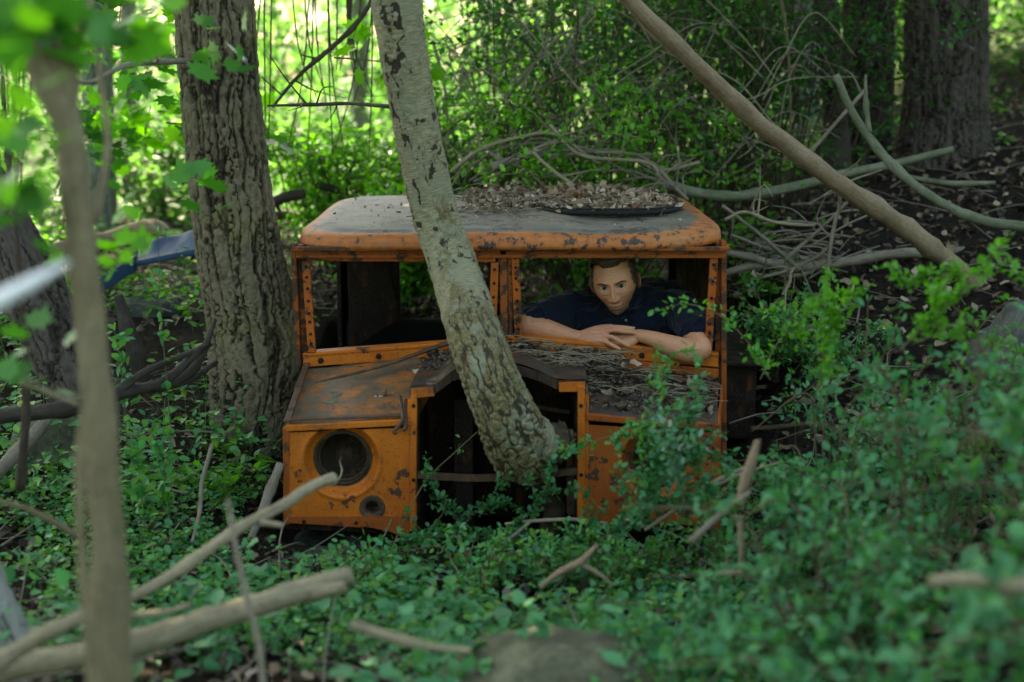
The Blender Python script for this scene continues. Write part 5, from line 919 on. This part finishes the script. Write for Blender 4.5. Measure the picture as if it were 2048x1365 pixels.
def headgrid(nph=420, nth=330):
    u = np.linspace(-1, 1, nph, endpoint=False); ph = -math.pi / 2 + math.pi * (u * .45 + .55 * u ** 3); th = np.linspace(.001, math.pi - .001, nth); th = th + .12 * np.sin(2 * th) * -1 * .6
    PH, TH = np.meshgrid(ph, th); dx, dy, dz = np.sin(TH) * np.cos(PH), np.sin(TH) * np.sin(PH), np.cos(TH)
    x, y, z = .0745 * dx, .096 * dy, .117 * dz; bk = S(-.02, .06, y)
    sq = 1 + .05 * (1 - np.abs(dz) ** 2) * np.abs(dx) * np.abs(dy) * 2; x = x * sq; y = y * sq
    t = S(.0, -.112, z); x = x * (1 - .34 * t ** 1.25); y = np.where(y > 0, y * (1 - .5 * t), y * (1 - .02 * t)); y = y - .012 * S(-.04, -.11, z) * S(.05, -.06, y)
    f = S(.01, -.045, y); g = lambda cx, cz, sx, sz: np.exp(-((x - cx) / sx) ** 2 - ((z - cz) / sz) ** 2); g2 = lambda cx, cz, sx, sz: g(cx, cz, sx, sz) + g(-cx, cz, sx, sz)
    d = -.0045 * g2(.026, .021, .022, .007) + .0105 * g2(.030, .001, .016, .013) + .003 * g2(.012, .006, .006, .012) - .004 * g2(.046, -.028, .020, .016) + .005 * g2(.044, -.066, .018, .022) - .0018 * g2(.028, -.0175, .012, .004) + .0016 * g2(.027, -.024, .013, .003) + .0016 * g(.004, .020, .0018, .009) + .0016 * g(-.004, .020, .0018, .009)
    A = np.interp(z, [-.056, -.049, -.042, -.030, -.008, .010, .022], [0, .010, .0225, .019, .010, .006, 0]); sg = np.interp(z, [-.05, -.04, -.02, .01], [.0125, .0115, .0075, .0075]); d = d - A * np.exp(-(np.abs(x) / sg) ** 2.3)
    d = d - .0075 * g2(.0135, -.042, .0052, .0062) + .003 * g2(.006, -.0505, .0035, .002)
    mw = np.exp(-(np.abs(x) / .023) ** 4)
    d = d - .006 * g(0, -.071, .026, .016) - mw * (.0038 * np.exp(-((z + .0655) / .0038) ** 2) + .0046 * np.exp(-((z + .0775) / .0046) ** 2) - .0042 * np.exp(-((z + .0710) / .0016) ** 2)) + .0035 * g(0, -.0875, .018, .005) - .007 * g(0, -.103, .017, .012)
    for k in (.046, .054, .062): d = d + .0009 * np.exp(-((z - k - 2.2 * x ** 2) / .0016) ** 2) * np.exp(-(x / .032) ** 2)
    d = d + .0020 * np.exp(-((np.abs(x) - .017 - (-.045 - z) * .45) / .0028) ** 2) * S(-.035, -.045, z) * S(-.082, -.068, z)
    y = y + d * f
    for sx in (-1, 1):
        rho = np.sqrt((x - sx * EX) ** 2 + z ** 2); lid = EY - np.sqrt(np.maximum(.0140 ** 2 - rho ** 2, 0)); ok = (rho < .0139) & (y < 0); y = np.where(ok, np.minimum(y, lid), y)
        al = ((x - sx * EX) / .0138) ** 2 + np.where(z > 0, z / .0096, z / .0080) ** 2; y = np.where((al < 1) & (y < 0), EY + .002, y)
    return x, y, z, PH, TH
hx, hy, hz, PH, TH = headgrid()
def grid_faces(nv, nu, wrap=True):
    i = np.arange(nv - 1)[:, None] * nu; j = np.arange(nu if wrap else nu - 1)[None]; j2 = (j + 1) % nu; return np.stack([i + j, i + nu + j, i + nu + j2, i + j2], -1).reshape(-1, 4)
HF = grid_faces(*hx.shape)
SK = np.array([.55, .252, .128])
def facecol(x, y, z):
    c = np.ones(x.shape + (3,)) * SK; fr = S(.0, -.05, y)[..., None]; e = lambda cx, cz, sx, sz: (np.exp(-((np.abs(x) - cx) / sx) ** 2 - ((z - cz) / sz) ** 2))[..., None] * fr
    def mixto(w_, col): nonlocal c; c = c * (1 - w_) + np.array(col) * w_
    mixto(.45 * e(.040, -.032, .020, .016), (.50, .19, .13)); mixto(.35 * e(0, -.040, .010, .010), (.50, .20, .14)); mixto(.6 * e(.029, -.013, .015, .006), (.28, .10, .065)); mixto(.55 * e(.024, .010, .013, .006), (.24, .11, .07)); mixto(.4 * e(0, .054, .032, .0012) + .4 * e(0, .046, .034, .0012) + .35 * e(0, .062, .03, .0012), (.26, .10, .05))
    st = (S(-.046, -.066, z) * S(.075, .045, np.abs(x)) * S(.04, -.02, y))[..., None]; mixto(.55 * st, (.22, .13, .065))
    lip = (np.exp(-(np.abs(x) / .0225) ** 4) * (np.exp(-((z + .0665) / .0036) ** 2) + np.exp(-((z + .0768) / .0048) ** 2)))[..., None] * fr; mixto(np.clip(.85 * lip, 0, 1), (.36, .10, .08)); ln = (np.exp(-(x / .022) ** 4) * np.exp(-((z + .0710) / .0012) ** 2))[..., None] * fr; mixto(.8 * ln, (.12, .04, .03))
    return c
person = empty('person', tuple(P(1300, 700, 5.3) * [1, 1, 0] + [0, 0, .1]), 'man in a navy short-sleeved shirt leaning on folded hands out of the right windshield opening', 'person')
def make_person():
    b = MB()
    fl = lambda pts, seg=20, n=24, flat=1.0: ptube(b, pts, seg, n, flat)
    # torso, neck, hips, legs
    fl([(1330, 780, 5.55, .13), (1300, 740, 5.40, .125), (1262, 690, 5.22, .135), (1240, 655, 5.08, .12), (1238, 625, 4.99, .075)]); fl([(1238, 640, 5.03, .060), (1240, 612, 4.96, .052), (1238, 592, 4.915, .050)])
    fl([(1145, 618, 4.99, .050), (1240, 625, 5.02, .07), (1345, 612, 4.99, .050)])
    for sx in (-1, 1): fl([(1320 + 45 * sx, 800, 5.5, .085), (1300 + 50 * sx, 900, 5.2, .062), (1300 + 50 * sx, 925, 5.15, .055)]); fl([(1300 + 50 * sx, 925, 5.15, .052), (1320 + 45 * sx, 890, 5.4, .05), (1330 + 40 * sx, 850, 5.75, .035), (1330 + 40 * sx, 868, 5.72, .03)])
    # his right arm (left in the picture) and hand A on top
    fl([(1145, 618, 4.99, .050), (1100, 636, 4.90, .043), (1056, 650, 4.83, .041)]); fl([(1052, 652, 4.83, .040), (1080, 657, 4.82, .040), (1115, 666, 4.81, .033), (1145, 673, 4.80, .025), (1166, 675, 4.795, .0215)])
    fl([(1345, 612, 4.99, .052), (1378, 650, 4.86, .046), (1398, 696, 4.73, .043)]); fl([(1399, 700, 4.72, .041), (1375, 702, 4.72, .043), (1340, 691, 4.73, .036), (1305, 678, 4.75, .027), (1276, 671, 4.775, .0215)])
    KA = [(1204, 660, 4.780), (1208, 666, 4.767), (1207, 674, 4.755), (1201, 682, 4.750)]
    for k, (kx, ky, kd) in enumerate(KA): fl([(1163, 669 + 3.4 * k, 4.792 - .004 * k, .0135), (kx - 18, ky + 1, kd + .006, .0125), (kx, ky, kd, .0108)], 14, 10)
    fl([(1170, 668, 4.80, .013), (1186, 660, 4.805, .012), (1204, 655, 4.805, .0095), (1222, 653, 4.80, .0085)], 12, 12)        # thumb A
    FA = [[KA[0], (1224, 655, 4.772), (1245, 655.5, 4.770), (1266, 657.5, 4.772)], [KA[1], (1226, 661, 4.757), (1248, 663.5, 4.757), (1270, 666, 4.762)], [KA[2], (1224, 675, 4.742), (1241, 684, 4.728), (1256, 692, 4.716)], [KA[3], (1213, 685, 4.738), (1226, 692, 4.722), (1238, 698.5, 4.712)]]
    for q in FA: fl([(a, b_, c, r) for (a, b_, c), r in zip(q, (.0098, .0086, .0080, .0066))], 14, 16)
    KB = [(1240, 668, 4.790), (1234, 675, 4.779), (1233, 682, 4.770), (1240, 689, 4.762)]
    for k, (kx, ky, kd) in enumerate(KB): fl([(1276, 667 + 3.4 * k, 4.782 - .004 * k, .0135), (kx + 18, ky, kd + .002, .0125), (kx, ky, kd, .0108)], 14, 10)
    FB = [[KB[0], (1215, 676, 4.79), (1190, 680, 4.79), (1172, 682, 4.79)], [KB[1], (1212, 684, 4.775), (1188, 686, 4.775), (1168, 686, 4.775)], [KB[2], (1214, 690, 4.762), (1188, 689.5, 4.757), (1165, 686.5, 4.757)], [KB[3], (1222, 694, 4.750), (1204, 694, 4.745), (1188, 692, 4.745)]]
    for q in FB: fl([(a, b_, c, r) for (a, b_, c), r in zip(q, (.0098, .0084, .0078, .0064))], 14, 16)
    fl([(1262, 664, 4.80, .012), (1246, 659, 4.81, .010), (1226, 660, 4.815, .0085)], 12, 12)
    V, Q, T = remesh(b, .0024, 2)
    for (a, c_, d_), (a2, c2, d2) in (((1168, 669, 4.78), (1203, 668, 4.76)), ((1130, 668, 4.79), (1180, 671, 4.775)), ((1170, 676, 4.775), (1200, 678, 4.755)), ((1275, 668, 4.77), (1330, 684, 4.70)), ((1340, 688, 4.70), (1385, 690, 4.68))):
        p_, q_ = P(a, c_, d_), P(a2, c2, d2); ax_ = q_ - p_; t_ = np.clip(((V - p_) @ ax_) / (ax_ @ ax_), 0, 1); dd_ = V - (p_ + t_[:, None] * ax_); dd_[:, 1] *= .25; ds = np.linalg.norm(dd_, axis=1); w_ = np.exp(-(ds / .0022) ** 2) * (V[:, 1] < d_ + .02); V = V + (w_ * .0018)[:, None] * [0, -.8, .4]
    col = np.ones((len(V), 3)) * SK * [1, .98, .96]; red = fbm(V * 22, 3, 4)[:, None]; col = col * (1 - .3 * red) + np.array([.47, .20, .14]) * .3 * red
    for (a, b_, c) in KA + [FA[0][1], FA[1][1]] + [(1395, 705, 4.70)]: w_ = np.exp(-(np.linalg.norm(V - P(a, b_, c), axis=1) / .016) ** 2)[:, None]; col = col * (1 - .35 * w_) + np.array([.50, .17, .12]) * .35 * w_
    m = MB().add(V, Q, T, 0, Col=col)
    m.add(tohead(np.stack([hx, hy, hz], -1).reshape(-1, 3)), HF, None, 0, Col=facecol(hx, hy, hz).reshape(-1, 3))
    # ears
    for sx in (-1, 1):
        nr, na = 16, 40; r = np.linspace(.0, 1, nr)[:, None]; a = np.linspace(0, 2 * math.pi, na, endpoint=False)[None]; ox = (.017 + .003 * np.sin(a)) * np.cos(a) * r; oz = .032 * np.sin(a) * r - .004 * np.cos(a) * r
        hgt = .005 * np.exp(-((r - .86) / .11) ** 2) + .0035 * np.exp(-((r - .5) / .12) ** 2) * (np.cos(a) < .3) - .004 * np.exp(-(r / .35) ** 2) + 0 * a; V0 = np.stack([hgt + .001, ox, oz], -1); back = np.stack([-.004 * (1 - r ** 4) + 0 * a - .001, ox, oz], -1)
        for VV, fl_ in ((V0, 1), (back, -1)):
            W_ = VV.reshape(-1, 3) @ np.array(Matrix.Rotation(R(26), 3, 'Z')).T; W_ = W_ + [.0785, .012, -.012]; W_[:, 0] *= sx; F_ = grid_faces(nr, na); m.add(tohead(W_), F_[:, ::(1 if fl_ * sx < 0 else -1)], None, 0, Col=np.ones((len(W_), 3)) * [.47, .20, .13])
    for k, (tip, pre) in enumerate([(q[3], q[2]) for q in FA] + [(q[3], q[2]) for q in FB[2:]]):                                # finger nails
        t_, p_ = P(*tip), P(*pre); d = unit(t_ - p_); up = unit(np.array([0, -.55, .85]) - d * np.dot([0, -.55, .85], d)); s_ = np.cross(d, up); a = np.linspace(0, 2 * math.pi, 12, endpoint=False); c_ = t_ + up * .0058 + d * .001
        m.add(np.vstack([[c_ + d * .0055 * math.cos(t) + s_ * .0042 * math.sin(t) - up * .0012 * math.sin(t) ** 2 for t in a], [c_ + up * .0008]]), None, [(j, (j + 1) % 12, 12) for j in range(12)], 0, Col=np.ones((13, 3)) * [.50, .26, .17])
    m.build('body', M_SKIN, person)
    # eyes looking at the camera
    for sx in (-1, 1):
        c = tohead([[sx * EX, EY, 0]])[0]; gz = unit(np.array([0, 0, CAMZ]) - c); th = np.linspace(0, math.pi, 40)[:, None]; ph = np.linspace(0, 2 * math.pi, 40, endpoint=False)[None]; q_ = Vector(gz).to_track_quat('Z', 'Y').to_matrix()
        Vl = np.stack([np.sin(th) * np.cos(ph), np.sin(th) * np.sin(ph), np.cos(th) + 0 * ph], -1).reshape(-1, 3); an = np.degrees(th + 0 * ph).ravel()[:, None]
        col = np.where(an < 14, [[.003, .003, .003]], np.where(an < 33, [[.016, .020, .010]], np.where(an < 36, [[.02, .025, .02]], [[.52, .48, .42]]))); m = MB().add(c + (Vl * ER) @ np.array(q_).T, grid_faces(40, 40)[:, ::-1], None, 0, Col=col); m.build('eye', M_EYE, person)
    # hair
    hl = np.where(hy < -.03, .070 + .006 * np.exp(-((np.abs(hx) - .04) / .010) ** 2) - .085 * S(.056, .073, np.abs(hx) + .004 * (vn(np.stack([hz * 200, hy * 100, 0 * hx], -1), 5) - .5)), np.interp(hy, [-.03, -.01, .02, .05], [-.012, -.022, -.050, -.075])) + .004 * (vn(np.stack([hx * 300, hy * 90, 0 * hx], -1), 3) - .5)
    mk = S(-.001, .012, hz - hl); nrm = unit(np.stack([hx / .0745, hy / .096, hz / .117], -1)); top = S(.02, .09, hz); th_ = mk * (.004 + .012 * top * (1 + .3 * vn(np.stack([hx * 120, hy * 18, hz * 18], -1), 8)))
    V = np.stack([hx, hy, hz], -1) + nrm * (th_ + .0006)[..., None]; keep = (mk.ravel()[HF] > .02).all(1); m = MB().add(tohead(V.reshape(-1, 3)), HF[keep])
    idx = np.argwhere((mk > .04) & (TH > .12) & (np.random.default_rng(3).random(mk.shape) < .17)); st = np.random.default_rng(5)
    p0 = V[idx[:, 0], idx[:, 1]]; nn = nrm[idx[:, 0], idx[:, 1]]; dd = np.stack([p0[:, 0] * 2.2, np.where(p0[:, 1] < .03, 1, .4) * np.ones(len(p0)), .55 - 1.1 * S(-.05, .06, p0[:, 1]) - 1.3 * S(.055, .03, p0[:, 2])], -1); dd = unit(dd - nn * (dd * nn).sum(1)[:, None]); dd = unit(dd + st.normal(size=dd.shape) * .14 + nn * .16)
    ln_ = (.008 + .016 * S(.03, .09, p0[:, 2])) * st.uniform(.6, 1.2, len(p0)); sd_ = np.cross(dd, nn); a0 = p0 - nn * .001; a1 = p0 + dd * ln_[:, None] * .55 + nn * .0012; a2 = p0 + dd * ln_[:, None]
    W_ = np.stack([a0 - sd_ * .00032, a0 + sd_ * .00032, a1 + sd_ * .00028, a1 - sd_ * .00028, a2], 1).reshape(-1, 3); o_ = np.arange(len(p0))[:, None] * 5; m.add(tohead(W_), o_ + [0, 1, 2, 3], o_ + [3, 2, 4]); m.build('hair', M_HAIR, person)
    # brows, moustache and chin beard strokes standing on the face surface
    fm = hy < -.03; FX, FY, FZ = hx[fm], hy[fm], hz[fm]
    def face_y(x, z): i = np.argmin((FX[None] - x[:, None]) ** 2 + (FZ[None] - z[:, None]) ** 2, 1); return FY[i]
    def strokes(x, z, dx, dz, l, wd): 
        y = face_y(x, z); n_ = len(x); d = unit(np.stack([dx, -.35 + 0 * dx, dz], -1)); s_ = unit(np.cross(d, np.array([0, -1., 0]))); a = np.stack([x, y + .0005, z], -1); e = a + d * l[:, None]; W_ = np.stack([a - s_ * wd, a + s_ * wd, e], 1).reshape(-1, 3); return tohead(W_), np.arange(n_ * 3).reshape(-1, 3)
    g_ = np.random.default_rng(9)
    for sx in (-1, 1):
        n_ = 420; t = g_.random(n_); x = sx * (.012 + .036 * t); z = .0135 + .0085 * np.sin(np.clip(t * 1.25, 0, 1) * math.pi * .62) - .004 * np.clip(t - .7, 0, 1) * 3 + (g_.random(n_) - .5) * .0055 * (1 - .55 * t); m = MB(); W_, T_ = strokes(x, z, sx * np.ones(n_) + g_.normal(size=n_) * .3, .35 - .5 * t + g_.normal(size=n_) * .2, g_.uniform(.004, .007, n_), .00035); m.add(W_, None, T_); m.build('eyebrow', M_BROW, person)
    n_ = 900; x = g_.normal(size=n_) * .014; z = -.060 + g_.normal(size=n_) * .0028 - np.abs(x) * .25; x2 = g_.normal(size=1500) * .016; z2 = -.093 + g_.normal(size=1500) * .006; x = np.concatenate([x, x2]); z = np.concatenate([z, z2]); W_, T_ = strokes(x, z, np.sign(x) * .4 + g_.normal(size=len(x)) * .25, -1 + 0 * x, g_.uniform(.002, .0045, len(x)), .00022); m = MB().add(W_, None, T_); m.build('beard', M_BEARD, person)
    # shirt
    b2 = MB(); f2 = lambda pts, n=24: ptube(b2, pts, 24, n)
    f2([(1330, 775, 5.52, .155), (1302, 730, 5.38, .150), (1268, 685, 5.22, .160), (1245, 655, 5.08, .142), (1241, 632, 5.00, .098), (1243, 610, 4.965, .071)]); f2([(1150, 622, 4.99, .066), (1200, 632, 5.00, .090), (1290, 630, 5.00, .092), (1345, 615, 4.99, .068)])
    f2([(1290, 608, 5.10, .085), (1320, 612, 5.06, .09), (1345, 620, 5.0, .070)]); f2([(1180, 640, 4.95, .062), (1240, 655, 4.96, .075), (1300, 645, 4.95, .065)])
    f2([(1150, 620, 4.99, .066), (1112, 632, 4.92, .062), (1078, 640, 4.87, .060)]); f2([(1345, 615, 4.99, .068), (1372, 640, 4.89, .066), (1390, 662, 4.81, .063)])
    V, Q, T = remesh(b2, .005, 5); c = P(1240, 640, 5.02)
    ax = fbm(V * [14, 10, 16] + 2.5 * fbm(V * 7, 2, 3)[:, None], 3, 8); n0 = unit(V - c); ay = fbm(V * [26, 12, 30] + 3 * fbm(V * 9, 2, 13)[:, None], 2, 21); V = V + n0 * ((.5 - np.abs(ax - .5) * 2.8) * .032 + (.5 - np.abs(ay - .5) * 3) * .013)[:, None]
    m = MB().add(V, Q, T); sh = m.build('shirt', M_NAVY, person)
    for (a, b_, d_), v_ in (((1070, 641, 4.858), unit(P(1078, 640, 4.87) - P(1112, 632, 4.92))), ((1394, 668, 4.795), unit(P(1390, 662, 4.81) - P(1372, 640, 4.89)))):
        c_ = P(a, b_, d_); u_ = unit(np.cross(v_, Z)); w_ = np.cross(v_, u_); hm = MB(); tube(hm, [c_ + (u_ * math.cos(t) + w_ * math.sin(t)) * .060 for t in np.linspace(0, 2 * math.pi, 40)], .0045, 8, False); hm.build('sleeve_hem', M_NAVY, person)
    nk = P(1243, 614, 4.955); cm = MB()
    tube(cm, [nk + np.array([.073 * math.cos(t), .060 * math.sin(t) - .01, .016 * math.sin(t) + .006]) for t in np.linspace(-.35 * math.pi, 1.35 * math.pi, 40)], .013, 10, True); 
    for sx in (-1, 1): prism(cm, [nk + np.array(q) * [sx, 1, 1] for q in ((.006, -.082, -.030), (.050, -.070, -.050), (.082, -.040, -.010), (.068, -.035, .016))], np.array([0, .006, -.003]))
    cm.build('collar', M_NAVY, person); bm = MB(); q = P(1252, 641, 4.86); tube(bm, [q, q - Y * .003], [.005, .005], 12); bm.build('button', M_BUTTON, person)
    # dark trousers hidden in the cab
    b3 = MB()
    for sx in (-1, 1): ptube(b3, [(1330, 775, 5.55, .14), (1320 + 45 * sx, 800, 5.5, .10), (1300 + 50 * sx, 900, 5.2, .075), (1300 + 50 * sx, 922, 5.15, .068)]); ptube(b3, [(1300 + 50 * sx, 922, 5.15, .065), (1320 + 45 * sx, 888, 5.4, .062), (1330 + 40 * sx, 852, 5.70, .045)])
    V, Q, T = remesh(b3, .008, 3); MB().add(V, Q, T).build('trousers', simple('dark_denim', (.012, .014, .02), .9), person)
m_, nt_, b_ = mat('eye'); a_ = nd(nt_, 'Attribute', attribute_name='Col').outputs['Color']; nt_.links.new(a_, b_.inputs['Base Color']); b_.inputs['Roughness'].default_value = .15; b_.inputs['Specular IOR Level'].default_value = .25; M_EYE = m_
make_person()
